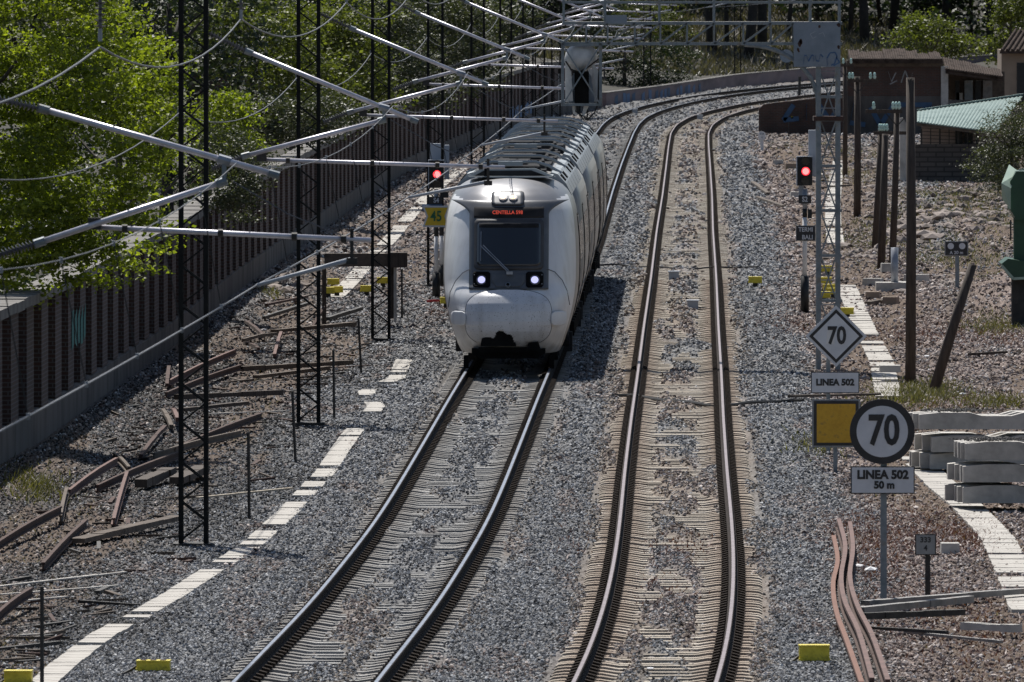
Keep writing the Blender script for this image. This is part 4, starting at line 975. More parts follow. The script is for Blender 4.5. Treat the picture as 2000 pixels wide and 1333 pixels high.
# sides and roofs
def fit_car(c, L, a0, a1, kind):
    for s_ in (-1, 1):
        def skin(nm, mt_, ya, yb, za, zb, off):
            m_ = MB(); zz2 = np.linspace(za, zb, 7); vs = [(s_*(float(tw(z))+off), y, z) for z in zz2 for y in (ya, yb)]; m_.add(vs, [(2*k, 2*k+1, 2*k+3, 2*k+2) for k in range(6)])
            b_ = [(s_*(float(tw(z))-.01), y, z) for z in (za, zb) for y in (ya, yb)]; m_.add([vs[0], vs[1], b_[0], b_[1]], [(0, 1, 3, 2)]); m_.add([vs[-2], vs[-1], b_[2], b_[3]], [(0, 1, 3, 2)])
            m_.add([(s_*(float(tw(z))+o_), ya, z) for z in zz2 for o_ in (off, -.01)], [(2*k, 2*k+1, 2*k+3, 2*k+2) for k in range(6)])
            return obj(nm, m_, mt_, c)
        doors = (a0+.3, (a0+a1)/2-.6, a1-1.6); y = a0+1.9
        while y+1.3 < a1-1.8:
            if not (doors[1]-1.5 < y < doors[1]+1.4): skin('window', M['glass'], y, y+1.3, 2.05, 2.8, .004)
            y += 1.6
        for yd in doors:
            skin('door', M['tside'], yd, yd+1.2, .95, 3.0, .012); skin('door_window', M['glass'], yd+.3, yd+.9, 1.9, 2.8, .018)
            skin('door_seam', M['tdark'], yd-.07, yd-.02, .8, 3.05, .02); skin('door_seam', M['tdark'], yd+1.22, yd+1.26, .8, 3.05, .014)
        obj('sill_stripe', MB().box((s_*1.315, (a0+a1)/2, 1.3), (.02, a1-a0, .02)), M['seam'], c)
        # roof cowls with grilles
        yy = a0+.2
        while yy+2.9 < a1:
            cw_ = MB(); o0 = (s_*1.215, 3.44); o1 = (s_*1.1, 3.67); o2 = (s_*.93, 3.86); o3 = (s_*.80, 3.90)
            pr = [o0, o1, o2, o3]; vs = [(x, yy, z) for x, z in pr]+[(x, yy+2.8, z) for x, z in pr]+[(x*.88, yy, z-.14) for x, z in pr]+[(x*.88, yy+2.8, z-.14) for x, z in pr]
            cw_.add(vs, [(0, 1, 5, 4), (1, 2, 6, 5), (2, 3, 7, 6), (0, 8, 9, 1), (1, 9, 10, 2), (2, 10, 11, 3), (4, 5, 13, 12), (5, 6, 14, 13), (6, 7, 15, 14), (3, 11, 15, 7)])
            cc = obj('roof_cowl', cw_, M['troof'], c)
            gr = MB()
            for q in range((4, 4, 0, 3)[int(round((yy-a0)/3)) % 4]):
                yq = yy+.9+q*.28
                a = Vector((s_*1.075, yq, 3.70)); b = Vector((s_*.975, yq, 3.825)); gr.bar(a, b, .10, .03)
            if gr.v: obj('grille', gr, M['tdark'], c)
            yy += 3.0
    # bogies and underframe
    for yb in (a0+1.5, a1-2.5):
        m_ = MB()
        for s_ in (-1, 1):
            for dy in (0, 2.4): m_.tube([(s_*.78, yb+dy-.0, .45), (s_*.92, yb+dy, .45)], .43, 20); m_.tube([(s_*.9, yb+dy, .42), (s_*1.15, yb+dy, .42)], .12, 10)
            m_.box((s_*1.05, yb+1.2, .52), (.14, 3.0, .22)); m_.box((s_*1.12, yb+1.2, .36), (.16, .5, .4))
        obj('bogie', m_, M['tequip'], c)
    m_ = MB()
    for q in range(6):
        y = a0+5+q*(a1-a0-9)/6; m_.box((0, y, .64), (2.2, (a1-a0-9)/7, .5))
        for s_ in (-1, 1): m_.box((s_*1.16, y+.4, .55), (.1, .5, .3))
    obj('underfloor_equipment', m_, M['tdark'], c)
    # roof centre
    m_ = MB(); g_ = MB()
    y = a0+.7; k = 0
    while y+3.2 < a1:
        L_ = random.choice([1.4, 2.2, 2.8]); h_ = random.uniform(.1, .2)
        m_.box((random.uniform(-.06, .06), y+L_/2, 3.80+h_/2), (1.35, L_, h_)); m_.box((random.uniform(-.2, .2), y+L_/2, 3.84+h_), (.7, L_*.6, .06))
        for q in (-.55, .55): m_.tube([(q, y, 3.9+h_*.6), (q*.9, y+L_, 3.9+h_*.6)], .035, 6)
        arch = [(-.98, 3.84), (-.72, 3.99), (-.45, 4.07), (.45, 4.07), (.72, 3.99), (.98, 3.84)]
        if k % 2 == 0: obj('roof_arch', MB().tube([(x, y+L_+.25, z) for x, z in arch], .035, 6), M['troof'], c)
        if k == 0: obj('roof_box', MB().box((-.05, y+.3, 4.06), (.5, .22, .09)), M['troof'], c)
        y += L_+.6; k += 1
    obj('roof_equipment', m_, M['tequip'], c)
fit_car(cars[0], TL_, 4.6, 24.8, 'd'); fit_car(cars[1], TL_, .2, 24.8, 'm'); fit_car(cars[2], TL_, .2, 20.6, 'm')
for c in cars[:2]: obj('gangway', MB().box((0, TL_+.3, 2.2), (2.1, .62, 2.9)), M['tdark'], c)
# front roof fairing
fr = MB().prism([(-.92, 3.83), (-.62, 4.0), (.5, 4.02), (.92, 3.84)], 2.75, 2.85); obj('roof_fairing', fr, M['troof'], N0)
fr = MB().prism([(-.74, 3.86), (-.55, 3.965), (.42, 3.975), (.74, 3.86)], 2.735, 2.749); obj('fairing_opening', fr, M['tequip'], N0)
obj('roof_plate', MB().box((0, 3.5, 3.845), (1.7, 1.9, .03)), M['troof'], N0)
obj('antenna', MB().tube([(-.5, 2.62, 3.82), (-.5, 2.62, 4.08)], .03, 6).box((-.5, 2.62, 3.83), (.14, .14, .05)), M['tdark'], N0)

def gz(x, y): return float(bedz(np.array([float(x)]), np.array([float(y)]))[0][0])
# ------------------------------------------------------------------ cable trough covers
def trough(pxs, label, wid, st, skips, seed):
    pts_ = [W(a, b, -.2) for a, b in pxs]; pts_.sort(key=lambda p: p.y)
    ys = np.array([p.y for p in pts_]); xs = np.array([p.x for p in pts_]); r = random.Random(seed)
    t = thing('cable_trough', label, 'cable trough', (xs[0], ys[0], -.25))
    cmesh = []
    for k in range(3):
        mb = MB().box((0, 0, .035), (wid*(1+.02*k), st*.965, .09)); me = mb.mesh('cover_slab'); me.materials.append(M['trough']); cmesh.append(me)
    y = ys[0]; n = 0
    while y < ys[-1]:
        py = (H+.2)*F/y-125
        if not any(a < py < b for a, b in skips) and r.random() > .08:
            x = float(np.interp(y, ys, xs)); sl_ = float((np.interp(y+3, ys, xs)-np.interp(y-3, ys, xs))/6)
            z, _ = bedz(np.array([x]), np.array([y]))
            o = link('cover_slab', cmesh[n % 3], None, t); o.location = Vector((x+r.uniform(-.006, .006), y, max(float(z[0]), -.3)+r.uniform(-.006, .006)-.042))-t.location
            o.rotation_euler = (0, r.uniform(-.012, .012), -math.atan(sl_)+r.uniform(-.008, .008)); n += 1
        y += st
    return t
trough([(60, 1345), (120, 1290), (200, 1230), (330, 1160), (410, 1112), (490, 1065), (560, 1003), (600, 960), (635, 925), (668, 875), (690, 845), (735, 797), (715, 762), (775, 740), (790, 700)],
       'broken line of white concrete cover slabs left of the train track', .34, .6, [(1198, 1212), (1098, 1108), (1026, 1036), (968, 984), (952, 958), (934, 944), (912, 918), (806, 838), (770, 788), (748, 757), (729, 735), (0, 703)], 3)
trough([(655, 575), (690, 540), (720, 505), (760, 465), (800, 420), (830, 385), (870, 350), (905, 325)], 'pale cover slabs along the wall behind the timber buffer', .45, 1.0, [(474, 484), (430, 437), (396, 402)], 4)
trough([(2010, 1180), (1985, 1120), (1950, 1045), (1895, 985), (1840, 940), (1790, 890), (1765, 850), (1745, 800), (1733, 755), (1722, 700), (1690, 640), (1668, 590), (1652, 552)], 'long line of white concrete cover slabs under the stacked sleepers on the right', .5, .6, [(770, 885), (648, 662)], 5)
trough([(1632, 470), (1627, 430), (1627, 390), (1632, 345), (1640, 310)], 'pale cover slabs running behind the gantry column', .5, 1.0, [(436, 442)], 6)
q = W(1738, 728, -.1); tag(obj('loose_slab', MB().box(q+Vector((0, 0, .08)), (.42, .5, .14)), M['concrete']), 'small loose concrete block lying on the right trough covers', 'concrete block')

# ------------------------------------------------------------------ signals
def signal(label, px, py, head_py, text_, plate_py, hw_px, dx=0, cab=True):
    b = W(px, py); t = thing('railway_signal', label, 'railway signal', b); s_ = F/b.y
    zt = lambda y: H-(y+125)/s_
    hx = b.x
    zc = zt(head_py); 
    mb = MB().box((hx, b.y+.12, zc), (.36, .2, .68)); obj('signal_head', mb, M['black'], t, True)
    obj('head_edge', MB().box((hx-.19, b.y+.12, zc), (.02, .24, .7)).box((hx, b.y+.12, zc+.35), (.38, .24, .02)), M['grey_plate'], t, True)
    for k, dz in enumerate((.24, 0, -.24)):
        c = Vector((hx+.02, b.y+.02, zc+dz))
        hood = MB(); n = 14; vs = []; fs = []
        for i in range(n+1):
            a = math.radians(-10+200*i/n); vs += [(c.x+math.cos(a)*.115, c.y, c.z+math.sin(a)*.115), (c.x+math.cos(a)*.12, c.y-.18, c.z+math.sin(a)*.12), (c.x+math.cos(a)*.105, c.y-.18, c.z+math.sin(a)*.105), (c.x+math.cos(a)*.1, c.y, c.z+math.sin(a)*.1)]
        for i in range(n):
            for q in range(4): fs.append((i*4+q, i*4+(q+1) % 4, (i+1)*4+(q+1) % 4, (i+1)*4+q))
        hood.add(vs, fs); obj('lamp_hood', hood, M['black'], t, True)
        obj('lamp', MB().tube([c, c-Vector((0, .03, 0))], .1, 18), M['redlamp'] if k == 1 else M['lens_off'], t, True, label='lit red lamp' if k == 1 else None)
        if k == 1: obj('lamp_core', MB().tube([c-Vector((0, .031, 0)), c-Vector((0, .036, 0))], .078, 18), M['redlens'], t, True)
    return t, b, zt, hx
t, b, zt, hx = signal('red signal with S2 plate and TERMI BALI board beside the gantry column', 1572, 612, 335, 'S2', 390, 30)
obj('backboard', MB().box((hx+.25, b.y+.5, zt(300)), (.3, .3, 1.1)).box((hx-.08, b.y+.3, zt(370)), (.12, .1, .5)), M['grey_plate'], t, True)
def bands(t, b, x, zt, L, r=.055):
    for (y0, y1, m_) in L: obj('post_section', MB().tube([(x, b.y+.06, zt(y1)), (x, b.y+.06, zt(y0))], r, 10), M[m_], t, True, smooth=True)
bands(t, b, hx, zt, [(370, 408, 'galv'), (408, 425, 'black'), (425, 540, 'white')], .055)
bands(t, b, hx, zt, [(540, 612, 'black')], .1)
obj('number_plate', MB().box((hx, b.y-.03, zt(390)), (.3, .03, .2)), M['signblack'], t, True); text('S2', .17, M['signface'], t, (hx, b.y-.05, zt(390)), bold=.004, sx=.85)
obj('text_board', MB().box((hx+.02, b.y-.03, zt(456)), (.44, .03, .34)), M['signblack'], t, True)
obj('board_edge', MB().box((hx+.02, b.y-.012, zt(456)), (.47, .02, .37)), M['signback'], t, True)
text('TERMI', .15, M['signface'], t, (hx+.02, b.y-.05, zt(449)), bold=.003, sx=.85); text('BALI', .15, M['signface'], t, (hx+.06, b.y-.05, zt(464)), bold=.003, sx=.9)
obj('junction_box', MB().box((hx+.12, b.y+.05, zt(418)), (.1, .12, .22)), M['black'], t, True)
t, b, zt, hx = signal('red signal with S4 plate and yellow 45 arrow board left of the train', 852, 585, 341, 'S4', 392, 30)
obj('backboard', MB().box((hx-.02, b.y+.45, zt(305)), (.26, .3, .6)).box((hx+.26, b.y+.6, zt(318)), (.12, .3, .85)), M['grey_plate'], t, True)
bands(t, b, hx, zt, [(370, 400, 'galv'), (430, 462, 'black'), (462, 534, 'white')], .055); bands(t, b, hx, zt, [(534, 585, 'black')], .1)
for (y0, y1, m_, r_) in ((430, 462, 'black', .055), (462, 520, 'white', .055), (520, 560, 'black', .09)): obj('post_section', MB().tube([(hx+.13, b.y+.6, zt(y1)), (hx+.13, b.y+.6, zt(y0))], r_, 10), M[m_], t, True, smooth=True)
obj('number_plate', MB().box((hx-.02, b.y-.03, zt(392)), (.33, .03, .19)), M['signblack'], t, True); text('S4', .17, M['signface'], t, (hx-.0, b.y-.05, zt(392)), bold=.004, sx=.85)
obj('side_box', MB().box((hx+.2, b.y+.1, zt(381)), (.2, .15, .15)), M['black'], t, True)
zc = zt(423); hh = .26
def arrow(w_, h_, k): return [(-w_, -h_), (w_, -h_), (w_-k, 0), (w_, h_), (-w_, h_), (-w_+k, 0)]
obj('arrow_board_border', MB().prism(arrow(.345, .265, .1), 0, .03, (hx, b.y-.10, zc)), M['signface'], t, True); obj('arrow_board', MB().prism(arrow(.285, .22, .085), 0, .01, (hx, b.y-.113, zc)), M['yellow45'], t, True)
obj('blue_board', MB().box((hx-.1, b.y-.02, zc+.22), (.5, .03, .16)), M['bluegraf'], t, True)
text('45', .36, M['green45'], t, (hx, b.y-.13, zc-.005), bold=.006, sx=.8)

# ------------------------------------------------------------------ speed boards and small posts
def post(t, x, y, z0, z1, w_, mat='galv_dark'): obj('post', MB().box((x, y, (z0+z1)/2), (w_, w_*.6, z1-z0)), M[mat], t, True)
b = W(1726, 1188); s_ = F/b.y; zt = lambda y: H-(y+125)/s_
t = thing('speed_sign', 'round black rimmed 70 sign above a LINEA 502 50 m plate', 'sign', b)
post(t, b.x, b.y+.05, G0-.1, zt(790), .085)
cx_ = (1723-1000)/s_; cz = zt(843)
obj('rim', MB().tube([(cx_, b.y-.01, cz), (cx_, b.y-.035, cz)], .437, 56), M['signblack'], t, True)
obj('disc', MB().tube([(cx_, b.y-.0355, cz), (cx_, b.y-.045, cz)], .345, 56), M['signface'], t, True)
obj('back', MB().tube([(cx_, b.y-.009, cz), (cx_, b.y-.0, cz)], .42, 40), M['signback'], t, True)
text('70', .56, M['signblack'], t, (cx_+.02, b.y-.05, cz), bold=.016, sx=.76)
px_ = (1724-1000)/s_; pz = zt(938)
obj('plate_edge', MB().box((px_, b.y-.015, pz), (.86, .02, .37)), M['signblack'], t, True); obj('plate', MB().box((px_, b.y-.032, pz), (.83, .014, .34)), M['signface'], t, True)
text('LINEA 502', .158, M['signblack'], t, (px_, b.y-.043, zt(928)), bold=.008, sx=.98); text('50 m', .135, M['signblack'], t, (px_+.02, b.y-.043, zt(948)), bold=.007, sx=1.0)
b = W(1618, 890); s_ = F/b.y; zt = lambda y: H-(y+125)/s_
t = thing('speed_sign', 'diamond shaped 70 sign above a LINEA 502 plate', 'sign', b); post(t, b.x, b.y+.05, G0-.1, zt(640), .07)
cx_ = (1633-1000)/s_; cz = zt(657)
for nm, r_, y0, y1, m_ in (('back', .535, -.005, -.02, 'signface'), ('black_band', .47, -.0205, -.028, 'signblack'), ('face', .40, -.0285, -.036, 'signface')):
    obj(nm, MB().prism([(0, -r_), (r_, 0), (0, r_), (-r_, 0)], y1, y0, (cx_, b.y, cz)), M[m_], t, True)
obj('patch', MB().prism([(-.17, -.13), (-.03, -.14), (-.03, .12), (-.15, .13)], -.039, -.0365, (cx_, b.y, cz)), M['white'], t, True)
text('70', .42, M['signblack'], t, (cx_+.01, b.y-.042, cz), bold=.013, sx=.78)
px_ = (1631-1000)/s_; pz = zt(747.5)
obj('plate_edge', MB().box((px_, b.y-.02, pz), (.84, .02, .37)), M['signblack'], t, True); obj('plate', MB().box((px_, b.y-.035, pz), (.81, .012, .34)), M['signface'], t, True)
text('LINEA 502', .152, M['signblack'], t, (px_, b.y-.045, pz), bold=.008, sx=.98)
b = W(1620, 925); s_ = F/b.y; zt = lambda y: H-(y+125)/s_
t = thing('marker_board', 'square amber board with black and grey frame half behind the round sign', 'sign', b); post(t, b.x+.1, b.y+.05, G0-.1, zt(800), .07)
cx_ = (1633-1000)/s_; cz = zt(827)
for nm, r_, y_, m_ in (('frame', .405, -.01, 'signback'), ('black_band', .375, -.022, 'signblack'), ('face', .325, -.033, 'yellowsign')):
    obj(nm, MB().box((cx_, b.y+y_, cz), (2*r_, .011, 2*r_)), M[m_], t, True)
b = W(1812, 1175); s_ = F/b.y; zt = lambda y: H-(y+125)/s_
t = thing('distance_post', 'small weathered grey plate on a short post reading 333 over 4', 'post', b); post(t, b.x, b.y+.03, G0-.05, zt(1060), .07, 'darksteel')
obj('plate_edge', MB().box((b.x-.03, b.y-.01, zt(1064)), (.285, .02, .285)), M['signblack'], t, True); obj('plate', MB().box((b.x-.03, b.y-.025, zt(1064)), (.255, .012, .255)), M['signback'], t, True)
text('333', .1, M['signblack'], t, (b.x-.03, b.y-.034, zt(1055)), bold=.003); text('4', .1, M['signblack'], t, (b.x-.03, b.y-.034, zt(1071)), bold=.003)
b = W(1868, 597); s_ = F/b.y; zt = lambda y: H-(y+125)/s_
t = thing('warning_board', 'small black board with two white dots and a 20 m line', 'sign', b); post(t, b.x+.02, b.y+.03, G0-.05, zt(480), .1)
obj('edge', MB().box((b.x, b.y-.01, zt(486)), (.58, .02, .36)), M['signback'], t, True); obj('plate', MB().box((b.x, b.y-.025, zt(486)), (.53, .012, .32)), M['signblack'], t, True)
for dx in (-.14, .14): obj('dot', MB().tube([(b.x+dx, b.y-.032, zt(481)), (b.x+dx, b.y-.038, zt(481))], .078, 18), M['signface'], t, True)
text('A 20 m', .11, M['signface'], t, (b.x, b.y-.036, zt(494)), bold=.002)
b = W(1488, 300); s_ = F/b.y; zt = lambda y: H-(y+125)/s_
t = thing('kilometre_post', 'white round topped post at the bend before the brick ruin', 'post', b)
obj('shaft', MB().box((b.x, b.y, (zt(272)+G0)/2), (.14, .12, zt(272)-G0)), M['white'], t, True)
obj('head', MB().prism([(-.13, -.15), (.13, -.15), (.16, .1), (.1, .17), (0, .19), (-.1, .17), (-.16, .1)], -.08, .08, (b.x, b.y, zt(266))), M['white'], t, True)
text('334', .12, M['darkblue'], t, (b.x, b.y-.09, zt(262))); text('4', .12, M['darkblue'], t, (b.x, b.y-.09, zt(269)))
b = W(1745, 570); s_ = F/b.y; zt = lambda y: H-(y+125)/s_
t = thing('steel_post', 'thick grey steel post rising from a concrete block', 'post', b); obj('tube', MB().tube([(b.x+.03, b.y, G0), (b.x+.03, b.y, zt(484))], .095, 12), M['galv'], t, True, smooth=True)
obj('base', MB().box((b.x, b.y, G0+.1), (.9, .8, .28)), M['concrete'], t, True)

# ------------------------------------------------------------------ gantry
b = W(1620, 725); s_ = F/b.y; zt = lambda y: H-(y+125)/s_; xt = lambda x: (x-1000)/s_
t = thing('signal_gantry', 'grey steel gantry with ladder column, truss arm and hanging cage', 'gantry', b); gy_ = b.y
x0, x1 = xt(1599), xt(1637)
def gb(nm, a, b_, w_=.05, h_=.05, mat='galv_dark'): return obj(nm, MB().bar(a, b_, w_, h_), M[mat], t, True)
for dx, dy in ((x0, 0), (x1, 0), (x0, .5), (x1, .5)): gb('column_leg', (dx, gy_+dy, G0-.1), (dx, gy_+dy, zt(48)), .095, .09)
for k, yy in enumerate((190, 235, 325, 412, 500, 588, 680)):
    for dy in (0, .5): gb('column_rail', (x0-.05, gy_+dy-.01, zt(yy)), (x1+.08, gy_+dy-.01, zt(yy)), .04, .05)
ys_ = [140, 232, 322, 410, 498, 586, 678]
for a, c in zip(ys_[:-1], ys_[1:]):
    gb('diagonal', (x0+.04, gy_-.03, zt(c)), (x1-.03, gy_-.03, zt(a)), .045, .03)
    gb('diagonal', (x1-.03, gy_+.53, zt(c)), (x0+.04, gy_+.53, zt(a)), .045, .03)
for yy in range(140, 700, 24): obj('rung', MB().tube([(x0+.06, gy_+.2, zt(yy)), (x1-.02, gy_+.2, zt(yy))], .012, 6), M['galv'], t, True)
for yy, wd in ((232, .06),): obj('collar', MB().box(((x0+x1)/2, gy_+.25, zt(yy)), (.62, .7, .09)), M['rust'], t, True)
zb, zt_, zr = zt(86), zt(46), zt(5)
xl, xr = xt(1098), xt(1645)
for dy in (0, .7):
    gb('chord', (xl, gy_+dy, zb), (xr, gy_+dy, zb), .07, .06); gb('chord', (xl, gy_+dy, zt_), (xr, gy_+dy, zt_), .07, .06)
    gb('handrail', (xl, gy_+dy, zr), (xr, gy_+dy, zr), .055, .05)
    xsn = [1098, 1145, 1187, 1240, 1290, 1342, 1395, 1452, 1506, 1550]
    for i in range(len(xsn)-1):
        a, c = xt(xsn[i]), xt(xsn[i+1]); gb('truss_post', (c, gy_+dy-.01, zb), (c, gy_+dy-.01, zt_), .035, .03)
        gb('truss_diagonal', (a, gy_+dy-.015, zb), (c, gy_+dy-.015, zt_), .04, .03)
    for xx in (1101, 1182, 1288, 1395, 1504, 1583, 1640): gb('rail_post', (xt(xx), gy_+dy-.01, zt_), (xt(xx), gy_+dy-.01, zr+.3), .045, .045)
    gb('handrail', (xl, gy_+dy, zr+.3), (xr, gy_+dy, zr+.3), .05, .05)
obj('walkway', MB().box(((xl+xr)/2, gy_+.35, zt_+.02), (xr-xl, .66, .03)), M['greysteel'], t, True)
arc = []
for k in range(11):
    a = k/10*math.pi/2; arc.append((xt(1455)+(x0+.0-xt(1455))*math.sin(a), gy_, zt(205)+(zb-.02-zt(205))*math.cos(a)))
obj('curved_brace', MB().tube(arc, .045, 8), M['galv_dark'], t, True); obj('curved_brace', MB().tube([(x_, y_2+.5, z_) for x_, y_2, z_ in arc], .045, 8), M['galv_dark'], t, True)
pl = obj('cabinet_panel', MB().box((xt(1595.5), gy_-.09, zt(87)), (.97, .05, .93)), M['panel'], t, True)
def stroke(nm, parent, pts, w_, y, mat):
    mb = MB().ribbon(pts, w_, y, .006); return obj(nm, mb, M[mat], parent, True)
gfx = lambda x: xt(1548+x*95/560.); gfz = lambda y: zt(42+y*90/540.)
for P_s in ([(120, 510), (135, 400), (160, 400), (180, 470), (220, 395), (240, 400), (240, 470)], [(260, 400), (270, 460), (300, 470), (320, 385), (350, 420)], [(400, 520), (395, 430), (430, 370), (490, 365), (510, 410), (480, 500), (440, 515)], [(500, 420), (540, 480), (470, 520)]):
    stroke('graffiti', t, [(gfx(a), gfz(c)) for a, c in P_s], .028, gy_-.118, 'bluegraf')
for P_s in ([(260, 120), (200, 150), (230, 200), (270, 180)], [(300, 150), (350, 130), (370, 180)]): stroke('graffiti', t, [(gfx(a), gfz(c)) for a, c in P_s], .012, gy_-.118, 'grey_plate')
for (a, c, r_) in ((80, 260, .05), (95, 240, .035), (60, 330, .025), (70, 350, .02), (530, 300, .03), (530, 40, .04), (310, 60, .03)): obj('rust_patch', MB().prism([(math.cos(q)*r_*random.uniform(.6, 1.2), math.sin(q)*r_*random.uniform(.8, 2)) for q in np.linspace(0, 6.28, 9)[:-1]], -.119, -.117, (gfx(a), gy_, gfz(c))), M['rust'], t, True)
# hanging cage
c0, c1 = xt(1099), xt(1173); zc0, zc1 = zt(205), zt(88)
for dy in (0, .55):
    for xx in (c0, c1): gb('cage_post', (xx, gy_+dy-.02, zc0), (xx, gy_+dy-.02, zb+.02), .06, .05)
    gb('cage_rail', (c0-.02, gy_+dy-.02, zc0), (c1+.02, gy_+dy-.02, zc0), .05, .05); gb('cage_rail', (c0-.02, gy_+dy-.02, zc1), (c1+.02, gy_+dy-.02, zc1), .05, .06)
gb('cage_brace', (c0, gy_-.05, zc0), (c1, gy_-.05, zc1), .045, .03); gb('cage_brace', (c0, gy_-.08, zc1), (c1, gy_-.08, zc0), .045, .03)
obj('floor_grate', MB().box(((c0+c1)/2, gy_+.25, zc0), (c1-c0, .5, .03)), M['greysteel'], t, True)
obj('arm_plate', MB().box((xt(1204), gy_-.1, zt(38)), (.43, .08, .17)), M['panel'], t, True)
# wrapped signal inside the cage: a thing of its own
w_t = thing('wrapped_signal', 'black signal head wrapped in pale plastic hanging in the gantry cage', 'signal', ((c0+c1)/2, gy_+.25, zc0+.03))
xm = (c0+c1)/2; 
vs = []; fs = []; prof = [(zt(90), .12), (zt(93), .24), (zt(100), .31), (zt(112), .34), (zt(122), .33), (zt(132), .22), (zt(139), .1)]
n = 20
for z, r_ in prof:
    for k in range(n):
        a = 2*math.pi*k/n; q = r_*(1+.07*math.sin(a*5+z*9)+random.uniform(-.03, .03)); vs.append((xm-.01+math.cos(a)*q, gy_+.25+math.sin(a)*q*.7, z+random.uniform(-.015, .015)))
for i in range(len(prof)-1):
    for k in range(n): fs.append((i*n+k, i*n+(k+1) % n, (i+1)*n+(k+1) % n, (i+1)*n+k))
fs.append(tuple(range(n)))
obj('plastic_wrap', MB().add(vs, fs), M['bag'], w_t, True, smooth=True)
obj('signal_body', MB().box((xm-.0, gy_+.08, zt(171)), (.30, .2, .66)), M['tdark'], w_t, True)
for s1, xa, xb in ((-1, -.34, -.22), (1, .22, .35)):
    m_ = MB().add([(xm+xa, gy_+.1, zt(120)), (xm+xb, gy_+.06, zt(140)), (xm+xb*(.8 if s1 < 0 else 1.0), gy_+.1, zt(198)), (xm+xa*(.95 if s1 < 0 else .9), gy_+.2, zt(200)), (xm+xa, gy_+.3, zt(120)), (xm+xa, gy_+.34, zt(198))], [(0, 1, 2, 3), (0, 3, 5, 4)])
    obj('plastic_flap', m_, M['bag'], w_t, True)
for s1 in (-1, 1): obj('side_plate', MB().add([(xm+s1*.13, gy_+.15, zt(140)), (xm+s1*.2, gy_+.15, zt(150)), (xm+s1*.28, gy_+.15, zt(175)), (xm+s1*.26, gy_+.15, zt(201)), (xm+s1*.13, gy_+.15, zt(201))], [(0, 1, 2, 3, 4)]), M['panel'], w_t, True)
obj('strap', MB().tube([(xm-.33, gy_+.02, zt(120)), (xm-.22, gy_-.0, zt(136)), (xm-.05, gy_-.01, zt(141)), (xm+.1, gy_-.01, zt(134)), (xm+.35, gy_+.02, zt(116))], .018, 6), M['darksteel'], w_t, True)
obj('lower_flap', MB().add([(xm-.2, gy_+.1, zt(206)), (xm-.08, gy_+.1, zt(206)), (xm-.1, gy_+.1, zt(228)), (xm-.18, gy_+.1, zt(222))], [(0, 1, 2, 3)]).add([(xm+.05, gy_+.1, zt(206)), (xm+.16, gy_+.1, zt(206)), (xm+.06, gy_+.1, zt(226)), (xm+.0, gy_+.1, zt(228))], [(0, 1, 2, 3)]), M['bag'], w_t, True)
for k, dz in enumerate((0, 10, 18)):
    obj('loop_cable', MB().tube([(xm-.12+k*.02, gy_+.05, zt(203)), (xm-.12+k*.03, gy_+.04, zt(218)), (xm-.0+k*.02, gy_+.02, zt(226+dz*.5)), (xm+.14, gy_+.02, zt(232+dz*.1)), (xm+.27, gy_+.02, zt(220)), (xm+.34+k*.01, gy_+.03, zt(200)), (xm+.35, gy_+.04, zt(150)), (xm+.4+k*.01, gy_+.06, zt(92))], .014, 6), M['cable'], w_t, True)

# ------------------------------------------------------------------ poles
def lpole(label, px, py, top_py, r, arm=None, topx=None, ins_=()):
    b = W(px, py); s_ = F/b.y; zt = lambda y: H-(y+125)/s_
    t = thing('wooden_pole', label, 'pole', b); tx = (topx or px)
    top = Vector(((tx-1000)/s_, b.y, zt(top_py)))
    mid = b.lerp(top, .5)+Vector((.02, 0, 0))
    obj('shaft', MB().tube([b-Vector((0, 0, .2)), mid, top], [r*1.1, r, r*.85], 10), M['pole'], t, True, smooth=True)
    if arm:
        a0, a1, ya = arm; z = zt(ya); obj('crossarm', MB().box((((a0+a1)/2-1000)/s_, b.y-r-.04, z), ((a1-a0)/s_, .08, .1)), M['pole'], t, True)
        for sx in (-1, 1): obj('arm_brace', MB().bar((top.x, b.y-r-.06, z-.4), (top.x+sx*.33, b.y-r-.06, z-.03), .02, .03), M['darksteel'], t, True)
        for xi in ins_:
            x = (xi-1000)/s_; m_ = MB().tube([(x, b.y-r-.04, z+.05), (x, b.y-r-.04, z+.12), (x, b.y-r-.04, z+.17), (x, b.y-r-.04, z+.19), (x, b.y-r-.04, z+.27)], [.02, .06, .035, .05, .02], 10); obj('glass_insulator', m_, M['glassi'], t, True, smooth=True)
    return t, b, zt, top
lpole('tall thick bare pole reaching the top right of the siding', 1778, 748, 152, .1)
lpole('leaning broken pole stump left of the gravel heap', 1818, 764, 517, .1, topx=1900)
lpole('thin pole with four insulators in front of the ruin wall', 1674, 425, 150, .11, (1655, 1716, 158), None, (1659, 1665, 1700, 1708))
lpole('slim pole left of the gantry column behind its ladder', 1650, 345, 120, .09, (1640, 1668, 128), None, (1647, 1662))
lpole('left pole of the close pair with a cluster of insulators', 1708, 485, 256, .09, (1706, 1776, 260), 1720, (1718, 1722, 1727, 1732))
lpole('right pole of the close pair, slightly thicker', 1720, 527, 262, .1, None, 1729)
lpole('pole with a crossarm and leaves just left of the tall thick pole', 1742, 520, 215, .09, (1690, 1762, 218), 1752, (1706, 1744, 1750, 1756))
b = W(1680, 165, .3)
